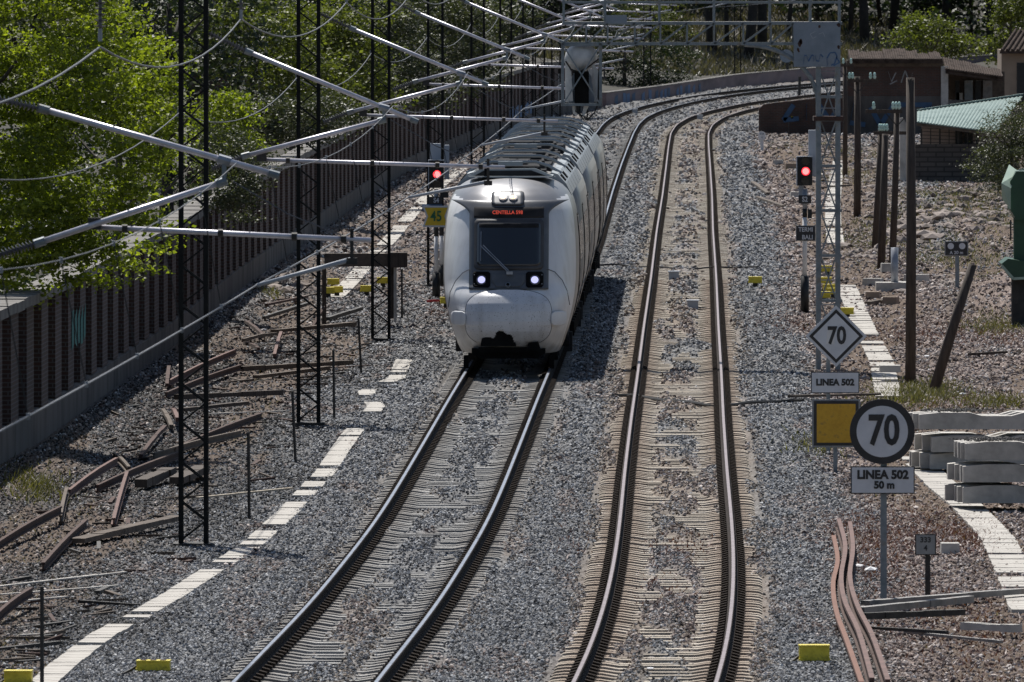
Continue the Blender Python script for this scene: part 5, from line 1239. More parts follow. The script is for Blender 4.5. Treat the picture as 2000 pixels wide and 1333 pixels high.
for (px, py, tx, ty, lab) in ((1541, 168, 1536, 110, 'small dark leaning post at the far curve nearest the low wall'), (1561, 195, 1562, 150, 'small dark post beside the far rails left of the column')):
    b = W(px, py); s_ = F/b.y; tt_ = thing('short_post', lab, 'post', b); obj('shaft', MB().tube([b, Vector(((tx-1000)/s_, b.y, H-(ty+125)/s_))], .08, 8), M['darksteel'], tt_, True); 
    if ty < 120: obj('disc', MB().tube([Vector(((tx-1000)/s_, b.y-.1, H-(ty+125)/s_)), Vector(((tx-1000)/s_, b.y-.14, H-(ty+125)/s_))], .4, 20), M['panel'], tt_, True)
rods = [(82, 1345, 82, 1146, 'thin dark rod at the bottom left beside the trough covers'), (487, 1015, 485, 846, 'thin dark rod right of the nearest mast by the long rusty rail'), (578, 907, 571, 765, 'thin dark rod just left of the second mast'), (653, 818, 651, 684, 'thin dark rod just right of the second mast'), (706, 730, 700, 622, 'thin dark rod left of the third mast with a tilted beam behind'), (785, 625, 785, 526, 'thin dark rod right of the timber buffer'), (1974, 490, 1974, 430, 'thin rod left of the green hopper'), (1540, 268, 1540, 240, 'tiny stake near the white round topped post')]
for (px, py, tx, ty, lab) in rods:
    b = W(px, py); s_ = F/b.y; o = obj('stake', MB().tube([b-Vector((0, 0, .1)), Vector(((tx-1000)/s_, b.y, H-(ty+125)/s_))], .024, 8), M['darksteel']); tag(o, lab, 'rod')

# ------------------------------------------------------------------ yellow boxes
def ybox(label, px, py, w_, h_, ped=True, holes=False, zlift=0):
    b = W(px, py); b.z = gz(b.x, b.y); t = thing('yellow_box', label, 'trackside box', b, random.uniform(-.1, .1)); z = .12 if ped else .02
    z += zlift
    if ped or zlift: obj('pedestal', MB().box((0, 0, z/2-.05), (.12, .12, z+.1)), M['darksteel'], t)
    mb = MB().box((0, 0, z+h_/2), (w_, .22, h_)); obj('case', mb, M['yellow'], t)
    obj('lid', MB().box((0, 0, z+h_+.012), (w_*1.03, .24, .02)), M['yellow'], t)
    for s_ in (-1, 1): obj('flange', MB().box((s_*w_*.42, -.1, z+.015), (w_*.2, .1, .03)), M['yellow'], t)
    if holes:
        for k in range(3): obj('lid_recess', MB().box((w_*(-.3+.3*k), -.03, z+h_+.026), (w_*.17, .1, .006)), M['rust'], t)
    obj('conduit', MB().tube([(-w_*.5, 0, z+.05), (-w_*.65, -.05, .03), (-w_*.9, -.2, -.02)], .018, 6), M['cable'], t)
ybox('yellow box at the bottom edge right of the right track', 1590, 1309, .37, .17, False)
ybox('flat yellow box with three lid recesses at the bottom left', 300, 1328, .4, .1, False, True)
ybox('yellow box in the bottom left corner beside the trough', 36, 1338, .33, .14, False)
ybox('single yellow box on a stub right of the right track in mid distance', 1475, 570, .34, .14)
for (px, py, lab) in ((1616, 540, 'upper yellow box behind the gantry ladder'), (1613, 562, 'second yellow box down behind the gantry ladder'), (1619, 576, 'third yellow box down behind the gantry ladder'), (1628, 585, 'rightmost yellow box behind the gantry ladder'), (1610, 592, 'lowest left yellow box behind the gantry ladder'), (1655, 622, 'yellow box on the trough covers right of the diamond sign top'),
                      (651, 565, 'upper yellow box left under the timber buffer'), (658, 582, 'lower yellow box left under the timber buffer'), (641, 584, 'hidden yellow box by the buffer left leg'), (748, 562, 'yellow box beside the buffer right leg'), (716, 580, 'yellow box low between the buffer legs'), (872, 610, 'small yellow box at the left flank of the train nose')):
    ybox(lab, px, py, .3, .13)

# ------------------------------------------------------------------ timber buffer stop
b = W(715, 640); s_ = F/b.y; zt = lambda y: H-(y+125)/s_; xt = lambda x: (x-1000)/s_
t = thing('buffer_stop', 'old timber buffer stop with heavy dark crossbeam', 'buffer stop', b)
obj('crossbeam', MB().box((xt(712), b.y, zt(508)), (1.85, .3, .3)), M['wood'], t, True)
obj('beam_end', MB().box((xt(778), b.y-.02, zt(508)), (.42, .4, .34)), M['pole'], t, True)
obj('leg', MB().box((xt(633), b.y+.1, (zt(516)+G0)/2), (.1, .14, zt(516)-G0)), M['pole'], t, True)
obj('leg', MB().box((xt(767), b.y+.1, (zt(516)+G0)/2+.1), (.12, .14, zt(516)-G0-.2)), M['pole'], t, True)
for xx in (623, 772): obj('rail_upright', MB().box((xt(xx), b.y-.05, zt(570)), (.07, .06, 1.4)), M['concrete'], t, True)
obj('steel_brace', MB().bar((xt(633), b.y-.3, zt(600)), (xt(610), b.y-1.5, G0), .06, .06), M['rust'], t, True)

# ------------------------------------------------------------------ fallen rails, timbers and beams
def gz(x, y): return float(bedz(np.array([float(x)]), np.array([float(y)]))[0][0])
def beam(label, a, b_, w_, h_, mat, name='fallen_beam', cat='beam', rail=False, lift=(0, 0), bend=0, grp=None):
    p = W(*a); q = W(*b_); p.z = gz(p.x, p.y)+h_/2+lift[0]+.02; q.z = gz(q.x, q.y)+h_/2+lift[1]+.02
    n = 5; pts_ = [p.lerp(q, i/n) for i in range(n+1)]
    for i, v in enumerate(pts_): v.z += bend*math.sin(math.pi*i/n)
    t = thing(name, label, cat, (p+q)/2)
    mb = MB()
    if rail:
        for (ww, hh, dz) in ((.09, .02, -.045), (.025, .07, 0), (.055, .03, .045)):
            for u, v in zip(pts_[:-1], pts_[1:]): mb.bar(u+Vector((0, 0, dz)), v+Vector((0, 0, dz)), ww, hh)
    else:
        w_ *= .75; h_ *= .6
        for u, v in zip(pts_[:-1], pts_[1:]): mb.bar(u, v, w_*random.uniform(.85, 1.1), h_*random.uniform(.8, 1.1))
    off = t.location.copy(); me = mb.mesh(name, off); bpy.data.objects.remove(t)
    o = link(name, me, M[mat]); o.location = off; tag(o, label, cat, grp); return o
RL = [((-20, 1090), (118, 1030), 'dark fallen rail running in from the left edge'), ((118, 1030), (130, 978), 'short upright looking rail piece joining the left fallen rail'), ((135, 978), (228, 930), 'rusty rail leading up from the short piece'),
      ((190, 968), (350, 905), 'long rusty rail ending at the nearest mast'), ((340, 895), (510, 838), 'pair of long rusty rails beyond the nearest mast'), ((300, 905), (470, 862), 'second long rusty rail under the longest one'),
      ((222, 1035), (248, 958), 'short bent rusty rail piece standing toward the camera'), ((84, 1120), (168, 1042), 'stubby brown rail piece left of the nearest mast base'), ((-15, 1228), (62, 1190), 'brown rail end at the left edge near the bottom'),
      ((222, 905), (252, 935), 'small crossed rail scrap by the long rusty rails'), ((330, 770), (460, 712), 'upper rusty rail left of the nearest mast'), ((325, 790), (470, 728), 'long curved rusty rail touching the wall shade'),
      ((330, 745), (326, 785), 'short rusty piece at the left end of the curved rail'), ((318, 815), (335, 850), 'left one of two short rusty pieces by the nearest mast'), ((338, 812), (347, 848), 'right one of two short rusty pieces by the nearest mast'),
      ((480, 645), (515, 670), 'thin rusty bar low beside the second mast'), ((478, 685), (505, 705), 'short wide rusty piece left of the second mast'), ((475, 680), (540, 664), 'dark rusty bar across the short pieces'), ((536, 705), (549, 672), 'small rusty bar between first and second mast'),
      ((275, 905), (322, 850), 'dark narrow rail piece sloping up to the mast')]
for i, (a, c, lab) in enumerate(RL): beam(lab, a, c, .1, .12, ('rust', 'wood', 'rustpink', 'rust')[i % 4], 'fallen_rail', 'rail', rail=(i < 12), lift=(.02, .05 if i % 2 else .16), bend=.03)
TB = [((470, 728), (685, 722), 'long weathered timber lying behind the second mast', .25, .16, 'wood'), ((500, 742), (640, 732), 'second long timber in front of the weathered one', .2, .12, 'wood'), ((345, 790), (548, 782), 'black timber lying right of the nearest mast', .22, .16, 'pole'),
      ((355, 808), (480, 800), 'low dark timber under the black one', .2, .1, 'pole'), ((150, 1072), (345, 1032), 'cracked grey timber lying left of the nearest mast base', .3, .14, 'wood'), ((515, 632), (602, 606), 'dark steel angle leaning toward the buffer', .12, .14, 'darksteel'),
      ((640, 630), (705, 616), 'dark tilted steel beam left of the third mast', .14, .14, 'darksteel'), ((535, 655), (690, 645), 'broken dark timber behind the second mast', .26, .14, 'wood'), ((345, 955), (395, 938), 'dark broken timber end by the long rusty rail', .35, .2, 'pole'),
      ((275, 962), (330, 945), 'charred timber lump left of the nearest mast', .3, .22, 'pole'), ((385, 980), (570, 973), 'pale thin plank right of the nearest mast', .12, .05, 'palewood'), ((520, 610), (600, 590), 'brown fallen branch at the wall foot', .12, .1, 'rust')]
for (a, c, lab, w_, h_, m_) in TB: beam(lab, a, c, w_, h_, m_, 'fallen_timber', 'timber', lift=(.0, .06))
for k, (a, c) in enumerate((((-10, 1150), (190, 1128)), ((0, 1165), (230, 1150)), ((-10, 1182), (130, 1172)), ((60, 1142), (250, 1122)), ((40, 1245), (120, 1240)), ((400, 812), (560, 806)))):
    beam(['topmost', 'second', 'third', 'fourth', 'lowest', 'far'][k]+' pale flat strip lying on the gravel at the left', a, c, .09, .03, 'concrete', 'pale_strip', 'strip')
scr_ = {'rust': MB(), 'wood': MB(), 'darksteel': MB()}; rr = random.Random(11)
for k in range(230):
    py = rr.choice([rr.uniform(560, 900), rr.uniform(640, 1300)]); pxw = np.interp(py, [560, 700, 860, 1000, 1300], [480, 350, 130, 0, 0]); pxt = np.interp(py, [560, 700, 900, 1100, 1300], [800, 700, 560, 380, 60])
    q = W(rr.uniform(pxw+30, max(pxw+60, pxt)), py); L_ = rr.uniform(.08, .45)*(1 if rr.random() < .8 else 2.2); a = rr.uniform(-.5, .5) if rr.random() < .6 else rr.uniform(0, 3.1); v_ = Vector((math.cos(a)*L_, math.sin(a)*L_*3, rr.uniform(-.02, .06)))
    c_ = Vector((q.x, q.y, gz(q.x, q.y)+.03)); scr_[rr.choice(['rust', 'wood', 'darksteel', 'wood'])].bar(c_-v_*.5, c_+v_*.5, rr.uniform(.02, .09), rr.uniform(.015, .05))
for k_, lab in (('rust', 'small rusty scraps scattered between the fallen rails'), ('wood', 'splinters of old timber scattered on the left ground'), ('darksteel', 'dark bits of steel scattered on the left ground')): tag(obj('scrap', scr_[k_], M[k_]), lab, 'scrap', kind='stuff')
SB = [((1690, 1196), (2010, 1170), 'long dark steel beam crossing behind the 333 post', .18, .12, 'greysteel'), ((1680, 1216), (1895, 1190), 'grey channel beam with a bright upper edge', .16, .16, 'greysteel'), ((1685, 1226), (1880, 1214), 'dark lower channel beam', .14, .14, 'darksteel'),
      ((1700, 1242), (1850, 1250), 'thin black bar in front of the channel beams', .08, .07, 'darksteel'), ((1768, 1242), (1955, 1268), 'thin grey bar slanting down at the lower right', .08, .06, 'greysteel'), ((1885, 1238), (1985, 1248), 'concrete sleeper piece at the lower right', .22, .16, 'concrete'),
      ((1545, 790), (1715, 778), 'flat weathered plank behind the amber board', .2, .08, 'wood'), ((1890, 700), (1968, 700), 'short black timber on the gravel at right', .15, .09, 'pole')]
for (a, c, lab, w_, h_, m_) in SB: beam(lab, a, c, w_, h_, m_, 'steel_beam' if 'beam' in lab or 'bar' in lab else 'scrap_piece', 'scrap', lift=(0, .04))
for (a, c, lab) in (((1695, 600), (1745, 592), 'timber lying at the foot of the thick grey post'), ((1480, 395), (1530, 408), 'dark broken board at the ballast edge'), ((1470, 365), (1500, 385), 'small dark board beyond the ballast edge'), ((1600, 370), (1660, 366), 'dark board near the red S2 signal foot')):
    beam(lab, a, c, .2, .12, 'wood', 'broken_board', 'board')
# three bent rusty rails lower right
bent = [[(1638, 1035), (1651, 1090), (1643, 1150), (1650, 1200), (1678, 1262), (1703, 1350)], [(1660, 1038), (1666, 1090), (1660, 1150), (1674, 1205), (1704, 1265), (1734, 1350)], [(1628, 1062), (1636, 1110), (1627, 1160), (1634, 1215), (1654, 1270), (1683, 1350)]]
for k, L in enumerate(bent):
    t = thing('bent_rail', ['middle one of three bent rusty rails at the lower right', 'right one of three bent rusty rails at the lower right', 'left and flattest of three bent orange rusty rails'][k], 'rail', W(*L[0])); pts_ = []
    n = len(L)
    for i in range(25):
        f_ = i/24*(n-1); j = min(int(f_), n-2); u = f_-j
        def cr(a, b_, c, d): return .5*((2*b_)+(-a+c)*u+(2*a-5*b_+4*c-d)*u*u+(-a+3*b_-3*c+d)*u**3)
        g4 = [L[max(j-1, 0)], L[j], L[j+1], L[min(j+2, n-1)]]
        q = W(cr(*[g[0] for g in g4]), cr(*[g[1] for g in g4]), G0+.08); q.z = max(gz(q.x, q.y)+(.11 if k < 2 else .05), G0+.08); pts_.append(q)
    head = MB(); web = MB(); foot = MB()
    for u, v in zip(pts_[:-1], pts_[1:]):
        head.bar(u+Vector((0, 0, .05)), v+Vector((0, 0, .05)), .062, .045); web.bar(u-Vector((0, 0, .01)), v-Vector((0, 0, .01)), .04, .1); foot.bar(u-Vector((0, 0, .07)), v-Vector((0, 0, .07)), .1, .025)
    mt_ = M['rustpink'] if k < 2 else M['orange_rust']
    obj('rail_head', head, mt_, t, True); obj('rail_web', web, M['rust'], t, True); obj('rail_foot', foot, M['rust'] if k < 2 else mt_, t, True)

# ------------------------------------------------------------------ stacked concrete sleepers at the right
def csleeper(label, c, L, ang, grp='concrete sleepers stacked at the right', end=0.0, w_=.3, h_=.28):
    pr = [(-L/2, -h_/2), (L/2, -h_/2), (L/2, h_*.38), (L/2-.35, h_*.5), (L/2-.85, h_*.5), (L/2-1.05, h_*.3), (-L/2+1.05, h_*.3), (-L/2+.85, h_*.5), (-L/2+.35, h_*.5), (-L/2, h_*.38)]
    vs = []
    for yy, k in ((-w_/2, 1), (w_/2, 1)): vs += [(x, yy, z) for x, z in pr]
    n = len(pr); mb = MB().add(vs, [tuple(range(n)), tuple(range(2*n-1, n-1, -1))]+[(i, i+n, (i+1) % n+n, (i+1) % n) for i in range(n)])
    o = obj('concrete_sleeper', mb, M['concrete']); o.location = c; o.rotation_euler = (0, 0, ang); tag(o, label, 'concrete sleeper', grp)
    return o
def stackrow(px, py, zc, n, L, lab, dy=.32, d0=None, ang=0):
    """left ends at pixel px; a row of n sleepers side by side going away"""
    d = d0; s_ = F/d
    for k in range(n):
        x = (px-1000)/s_+L/2-k*.07+random.uniform(-.05, .05)
        csleeper('%s, %s' % (lab, ['front sleeper', 'second sleeper in', 'third sleeper in', 'back sleeper', 'fifth sleeper in', 'rearmost sleeper'][k]), (x, d+k*dy, zc), L, ang+random.uniform(-.025, .025))
dA = W(1900, 1000).y; sA = F/dA; zA = lambda y: H-(y+125)/sA
stackrow(1888, 0, zA(880), 4, 2.6, 'upper layer of the near sleeper stack', d0=dA)
stackrow(1886, 0, zA(924), 4, 2.6, 'middle layer of the near sleeper stack', d0=dA)
stackrow(1880, 0, zA(965), 4, 2.6, 'bottom layer of the near sleeper stack', d0=dA)
dB = W(1800, 925).y; sB = F/dB; zB = lambda y: H-(y+125)/sB
stackrow(1790, 0, zB(822), 3, 2.6, 'top layer of the far sleeper stack', d0=dB); stackrow(1822, 0, zB(866), 5, 2.3, 'middle layer of the far sleeper stack', d0=dB-.1); stackrow(1812, 0, zB(900), 5, 2.3, 'bottom layer of the far sleeper stack', d0=dB)
grit = MB(); rr = random.Random(21)
for k in range(420):
    near_ = rr.random() < .6; d_ = (dA if near_ else dB)+rr.uniform(-.1, .9); px_ = rr.gauss(1945, 30) if near_ else rr.gauss(1870, 40); zz3 = (zA(880) if near_ else zB(822))+.15
    grit.rock(((px_-1000)*d_/F, d_, zz3+rr.uniform(0, .03)), (rr.uniform(.012, .03),)*2+(rr.uniform(.012, .022),), rr.random())
tag(obj('grit', grit, M['stone_dark']), 'dark grit and rubble lying on top of the stacked concrete sleepers', 'grit', kind='stuff')
# small pile near the posts
for (px, py, zz, L, lab) in ((1705, 560, .1, .5, 'small concrete block left of the thick post'), (1790, 552, .1, .7, 'upper concrete block behind the tall pole'), (1760, 566, .1, .55, 'lower concrete block behind the tall pole'), (1735, 545, .3, .4, 'upper concrete block left of the tall pole'), (1705, 585, .08, .35, 'loose tan block at the post foot'), (1740, 597, .1, .36, 'tan block in front of the thick post'), (1560, 388, .12, .6, 'pale concrete block beside the S2 signal'), (1430, 240, .12, .3, 'small white topped block at the ballast edge of the curve'), (1545, 330, .1, .5, 'tan block near the signal beyond the ballast'), (1520, 322, .08, .4, 'dark flat block near the white post'), (1855, 1082, .05, .28, 'small perforated white block beside the 333 post')):
    b = W(px, py); mb = MB().box((0, 0, zz), (L, .35, .22), (0, 0, random.uniform(-.3, .3)), taper=.94); o = obj('concrete_block', mb, M['concrete'] if 'tan' not in lab else M['plaster']); o.location = b; tag(o, lab, 'concrete block')
# small rusty wheel thing below the stack
b = W(1965, 990); t = thing('rusty_wheel', 'small rusty wheel with an upright handle under the near sleeper stack', 'scrap', b)
obj('wheel', MB().tube([(0, -.05, .12), (0, .05, .12)], .13, 16), M['darksteel'], t); obj('hub', MB().tube([(0, -.07, .12), (0, -.05, .12)], .03, 10), M['concrete'], t); obj('handle', MB().bar((.02, 0, .2), (.1, .05, .55), .07, .05), M['rustpink'], t)

# ------------------------------------------------------------------ rubble
rub = MB(); rr = random.Random(5)
def rocks(px, py, sx, sy, n, r0, r1, zb=0):
    for k in range(n):
        q = W(rr.gauss(px, sx), rr.gauss(py, sy)); z, _ = bedz(np.array([q.x]), np.array([q.y])); r_ = rr.uniform(r0, r1); rub.rock((q.x, q.y, float(z[0])+r_*.2+zb), (r_*rr.uniform(.8, 1.6), r_, r_*rr.uniform(.4, .8)), rr.random())
for a in ((1850, 440, 60, 25, 150, .05, .22), (1930, 440, 50, 18, 90, .05, .2), (1690, 495, 40, 12, 45, .05, .2), (1760, 400, 50, 20, 90, .05, .2), (1560, 290, 50, 18, 110, .05, .2), (1900, 560, 60, 15, 60, .04, .15), (1690, 330, 60, 25, 120, .05, .18), (570, 570, 35, 10, 26, .06, .22), (1520, 380, 40, 30, 50, .04, .13), (1800, 470, 40, 10, 50, .08, .3), (1850, 640, 100, 60, 60, .03, .08), (1650, 560, 60, 60, 50, .03, .09), (1880, 700, 100, 30, 60, .03, .09), (1750, 1100, 120, 80, 90, .02, .06)): rocks(*a)
o = obj('rubble', rub, M['rubble']); tag(o, 'scattered broken stones and rubble over the right hand waste ground', 'rubble', kind='stuff')
lit = MB()
LT = [(338, 660, .09), (330, 645, .06), (515, 650, .07), (1205, 985, .03), (1395, 820, .03), (1700, 1122, .09), (1676, 1118, .07), (1880, 775, .08), (1810, 700, .06), (840, 690, .05), (740, 675, .05), (1085, 605, .03), (823, 925, .03), (1610, 600, .05), (1270, 1325, .04), (1590, 885, .05), (320, 345, .1)]
for i, (px, py, r_) in enumerate(LT):
    q = W(px, py); z, _ = bedz(np.array([q.x]), np.array([q.y])); o = obj('litter', MB().rock((0, 0, 0), (r_*1.2, r_, r_*.5), i), M['litter']); o.location = (q.x, q.y, float(z[0])+.04); tag(o, 'small white scrap of litter lying on the gravel', 'litter', 'white scraps of litter on the ground')
q0 = W(833, 597); o = obj('red_strip', MB().tube([(0, 0, .1), (.2, 0, .12), (.42, .05, .1)], .035, 6), M['red']); o.location = q0; tag(o, 'red plastic strip on the ground left of the train', 'strip')

# ------------------------------------------------------------------ buildings at the right
def wbox(px0, px1, d, y_top, y_bot, depth, z_floor=G0):
    s_ = F/d; x0, x1 = (px0-1000)/s_, (px1-1000)/s_; z0, z1 = H-(y_bot+125)/s_, H-(y_top+125)/s_; return ((x0+x1)/2, d+depth/2, (z0+z1)/2), (x1-x0, depth, z1-z0)
d = W(1600, 262).y; s_ = F/d
zt = lambda y: H-(y+125)/s_; xt = lambda x: (x-1000)/s_
t = thing('brick_ruin', 'low dark brick building with blue graffiti and sagging tiled roof', 'building', (xt(1700), d, G0))
# stub wall with ragged top
out = [(xt(1482), zt(268)), (xt(1482), zt(213)), (xt(1492), zt(204)), (xt(1530), zt(199)), (xt(1560), zt(196)), (xt(1590), zt(193)), (xt(1650), zt(190)), (xt(1650), zt(268))]
obj('stub_wall', MB().prism(out, d, d+.4), M['brick'], t, True)
c, dm = wbox(1650, 1842, d, 188, 268, .4); obj('lower_wall', MB().box(c, dm), M['darkconc'], t, True)
c, dm = wbox(1650, 1842, d+.03, 130, 188.2, .4); obj('upper_wall', MB().box(c, dm), M['brick'], t, True)
c, dm = wbox(1648, 1842, d-.08, 119, 130.5, .5); obj('lintel', MB().box(c, dm), M['wood'], t, True)
c, dm = wbox(1838, 1852, d-.12, 130, 225, .3); obj('pillar', MB().box(c, dm), M['concrete'], t, True)
c, dm = wbox(1852, 1962, d+3, 140, 200, .3); obj('rear_wall', MB().box(c, dm), M['wood'], t, True)
c, dm = wbox(1851, 1960, d-.1, 196, 240, .3); obj('parapet', MB().box(c, dm), M['darkconc'], t, True)
for (a, c_, m_) in ((1866, 1874, 'black'), (1884, 1900, 'galv_dark'), (1905, 1916, 'black'), (1920, 1938, 'greysteel'), (1868, 1880, 'concrete')):
    c, dm = wbox(a, c_, d+2.7, 158 if m_ != 'concrete' else 182, 200, .2); obj('shed_item', MB().box(c, dm), M[m_], t, True)
for k in range(8):
    xa = 1660+k*22.5
    rf = MB(); ya, yb = 104+3*math.sin(k*1.3)+(k > 5)*3, 119
    rf.add([(xt(xa), d-.35, zt(yb)), (xt(xa+22.3), d-.35, zt(yb)), (xt(xa+22.3), d+3.2, zt(ya+1.5)), (xt(xa), d+3.2, zt(ya)), (xt(xa), d-.35, zt(yb)-.12), (xt(xa+22.3), d-.35, zt(yb)-.12), (xt(xa+22.3), d+3.2, zt(ya+1.5)-.12), (xt(xa), d+3.2, zt(ya)-.12)], [(0, 1, 2, 3), (4, 7, 6, 5), (0, 4, 5, 1), (1, 5, 6, 2), (3, 2, 6, 7), (0, 3, 7, 4)]); obj('roof_section', rf, M['tile'], t, True)
    for q in range(5):
        x_ = xt(xa+2+q*4.4); obj('tile_row', MB().tube([(x_, d-.4, zt(yb)+.05), (x_, d+3.2, zt(ya)+.06+random.uniform(-.03, .04))], .06, 6), M['tile'], t, True)
for k in range(6):
    xa = 1846+k*19; y1_ = 118+k*4.2+random.uniform(-1.5, 1.5); y0_ = 138+k*2.6
    rf = MB().add([(xt(xa), d-.4, zt(y0_)), (xt(xa+19), d-.4, zt(y0_+2.6)), (xt(xa+19), d+3, zt(y1_+4)), (xt(xa), d+3, zt(y1_)), (xt(xa), d-.4, zt(y0_)-.14), (xt(xa+19), d-.4, zt(y0_+2.6)-.14)], [(0, 1, 2, 3), (0, 4, 5, 1)]); obj('roof_section', rf, M['tile'], t, True)
    for q in range(4): x_ = xt(xa+2+q*4.6); obj('tile_row', MB().tube([(x_, d-.5, zt(y0_+q*.6)+.05), (x_, d+3, zt(y1_+q)+.07)], .06, 6), M['tile'], t, True)
def G(pts_, w_, mat, yo=-.02): 
    return obj('graffiti', MB().ribbon([(xt(a), zt(b_)) for a, b_ in pts_], w_, d+yo, .012), M[mat], t, True)
for L in ([(1758, 205), (1820, 205), (1820, 214), (1802, 214), (1800, 228)], [(1780, 208), (1782, 225)], [(1550, 205), (1530, 235), (1560, 232)], [(1575, 203), (1575, 236)], [(1668, 200), (1660, 240), (1690, 244)], [(1700, 210), (1720, 245), (1745, 205)], [(1600, 205), (1620, 235), (1640, 210)]): G(L, .22, 'darkblue')
for L in ([(1735, 140), (1741, 160), (1750, 142)], [(1760, 162), (1768, 138), (1776, 162)], [(1738, 165), (1752, 158)], [(1782, 142), (1780, 160)]): G(L, .05, 'whitegraf', .01)
for L in ([(1545, 230), (1549, 230)],): G(L, .1, 'yellow')
dh = W(1980, 245).y; s_ = F/dh
c, dm = wbox(1956, 2060, dh, 98, 240, 5); t = thing('ochre_house', 'ochre plastered house with a dark doorway at the top right edge', 'house', (c[0], dh, G0))
obj('wall', MB().box(c, dm), M['plaster'], t, True); c, dm = wbox(1986, 2004, dh-.04, 123, 205, .1); obj('doorway', MB().box(c, dm), M['black'], t, True)
xa, xb = (1968-1000)/s_, (2070-1000)/s_; z0, z1 = H-(100+125)/s_, H-(72+125)/s_
obj('roof', MB().add([(xa-.4, dh-.5, z0), (xb, dh-.5, z0), (xb, dh+2.5, z1+.3), (xa+.6, dh+2.5, z1+.3), (xa-.4, dh-.5, z0-.12), (xb, dh-.5, z0-.12)], [(0, 1, 2, 3), (0, 4, 5, 1)]), M['tile'], t, True)
for q in range(8): obj('tile_row', MB().tube([(xa-.3+q*.25, dh-.55, z0+.04), (xa+.5+q*.22, dh+2.4, z1+.32)], .07, 6), M['tile'], t, True)
# green roofed shed with block wall
dS = W(1850, 355).y; s_ = F/dS; zt = lambda y: H-(y+125)/s_; xt = lambda x: (x-1000)/s_
t = thing('garden_shed', 'shed with pale green sheet roof above a concrete block wall', 'shed', (xt(1860), dS, G0))
c, dm = wbox(1786, 1990, dS, 282, 360, .25); obj('block_wall', MB().box(c, dm), M['block'], t, True)
c, dm = wbox(1800, 1990, dS+1.6, 246, 284, .2); obj('rear_wall', MB().box(c, dm), M['pinkplaster'], t, True)
for a, c_ in ((1866, 1880), (1884, 1900)): c, dm = wbox(a, c_, dS+1.5, 250, 284, .08); obj('dark_opening', MB().box(c, dm), M['black'], t, True)
for k in range(5): obj('mesh_wire', MB().tube([(xt(1796), dS+.1, zt(250+k*7)), (xt(1925), dS+.1, zt(256+k*6.5))], .012, 5), M['darksteel'], t, True)
for k in range(8): obj('mesh_post', MB().tube([(xt(1800+k*18), dS+.1, zt(283)), (xt(1800+k*18), dS+.1, zt(252))], .02 if k % 2 else .035, 5), M['darksteel'], t, True)
c, dm = wbox(1757, 1775, dS-.3, 231, 335, .3); obj('concrete_pillar', MB().prism([(xt(1757), G0-.1), (xt(1757), zt(231)), (xt(1763), zt(230)), (xt(1774), zt(248)), (xt(1774), G0-.1)], dS-.3, dS), M['concrete'], t, True)
A_, B_, C_, D_ = (xt(1790), dS-.6, zt(238)), (xt(1945), dS-.6, zt(258)), (xt(2010), dS+5, zt(190)), (xt(1800), dS+5, zt(222))
n = 26
for k in range(n):
    f0, f1 = k/n, (k+1)/n; fm = (f0+f1)/2
    a0 = Vector(A_).lerp(Vector(B_), f0); a1 = Vector(A_).lerp(Vector(B_), f1); am = Vector(A_).lerp(Vector(B_), fm)+Vector((0, 0, .035))
    e0 = Vector(D_).lerp(Vector(C_), f0); e1 = Vector(D_).lerp(Vector(C_), f1); em = Vector(D_).lerp(Vector(C_), fm)+Vector((0, 0, .035))
    obj('roof_rib', MB().add([a0, am, a1, e1, em, e0, a0-Vector((0, 0, .03)), a1-Vector((0, 0, .03))], [(0, 1, 4, 5), (1, 2, 3, 4), (0, 6, 7, 2, 1)]), M['corr'], t, True)
obj('roof_beam', MB().bar(Vector(A_)-Vector((0, -.1, .09)), Vector(B_)-Vector((0, -.1, .09)), .08, .1), M['wood'], t, True)
obj('ridge_cap', MB().bar(Vector(D_)+Vector((0, 0, .05)), Vector(C_)+Vector((0, 0, .05)), .3, .05), M['corr'], t, True)
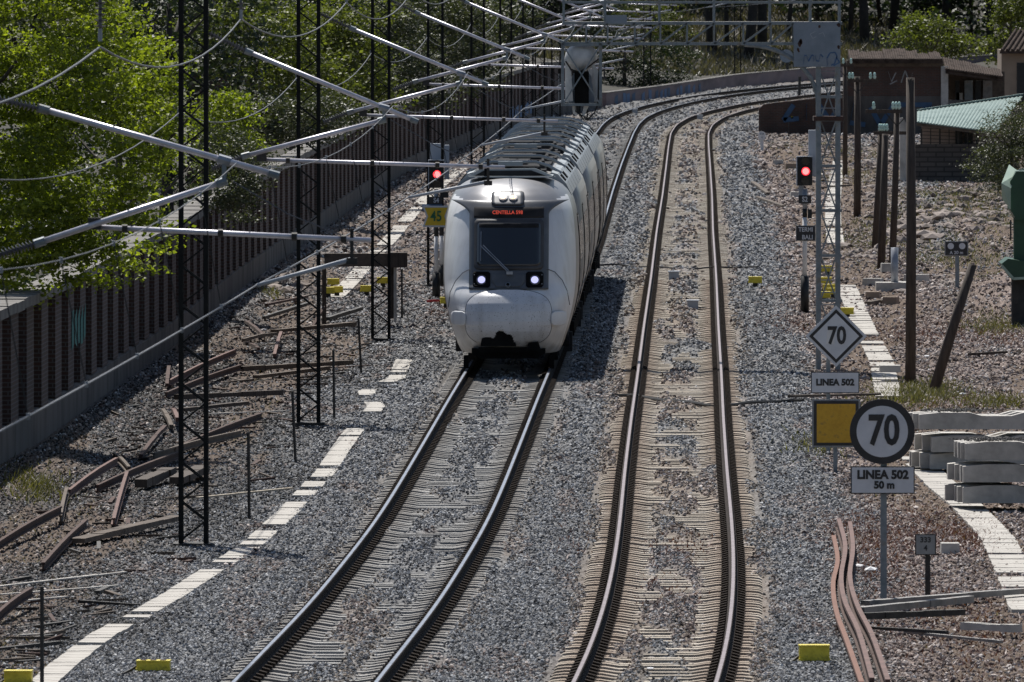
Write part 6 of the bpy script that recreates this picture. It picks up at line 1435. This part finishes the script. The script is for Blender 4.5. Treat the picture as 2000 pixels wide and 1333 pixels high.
# green hopper at the right edge
b = W(1985, 640); s_ = F/b.y; zt = lambda y: H-(y+125)/s_; xt = lambda x: (x-1000)/s_
t = thing('green_hopper', 'dark green steel hopper with pale folded side at the right edge', 'hopper', b)
obj('body', MB().prism([(xt(1973), zt(410)), (xt(1973), zt(355)), (xt(1985), zt(335)), (xt(2060), zt(335)), (xt(2060), zt(430)), (xt(1985), zt(430))], b.y, b.y+1.6), M['greenpaint'], t, True)
obj('side_flap', MB().add([(xt(1955), b.y-.3, zt(358)), (xt(1974), b.y+.9, zt(323)), (xt(1994), b.y+.7, zt(338)), (xt(1974), b.y-.12, zt(368)), (xt(1974), b.y-.04, zt(410)), (xt(1956), b.y-.16, zt(388))], [(0, 1, 2, 3), (0, 3, 4, 5)]), M['greenpale'], t, True)
obj('rim', MB().bar((xt(1990), b.y-.05, zt(332)), (xt(2060), b.y-.05, zt(330)), .06, .04), M['greenpale'], t, True)
obj('column', MB().box((xt(1996), b.y+.4, zt(490)), (.35, .35, 1.5)), M['greenpaint'], t, True)
obj('tray', MB().prism([(xt(1955), zt(515)), (xt(1968), zt(505)), (xt(2060), zt(520)), (xt(2060), zt(550)), (xt(1975), zt(545))], b.y-.3, b.y+1.4), M['greenpaint'], t, True)
obj('tray_edge', MB().bar((xt(1955), b.y-.32, zt(518)), (xt(1978), b.y-.32, zt(544)), .05, .06).bar((xt(1978), b.y-.32, zt(544)), (xt(2050), b.y-.32, zt(540)), .05, .06), M['greenpale'], t, True)
obj('support', MB().box((xt(1998), b.y+.3, (zt(545)+G0)/2), (.5, .5, zt(545)-G0)), M['darksteel'], t, True)
# sheet roof beyond the masts on the left hill
b = P(395, 150, 400); b.z = terz(b.x, b.y); s_ = F/400.
t = thing('hillside_hut', 'low dark hut with a flat roof half hidden among the hillside trees', 'hut', b)
zt = lambda y: H-(y+125)/s_; xt = lambda x: (x-1000)/s_
obj('wall', MB().box(((xt(365)+xt(450))/2, 401, (zt(146)+b.z)/2), (xt(450)-xt(365), 2, zt(146)-b.z)), M['brick'], t, True); obj('roof', MB().box(((xt(360)+xt(455))/2, 401, zt(143)), (xt(455)-xt(360), 2.4, .1)), M['wood'], t, True)
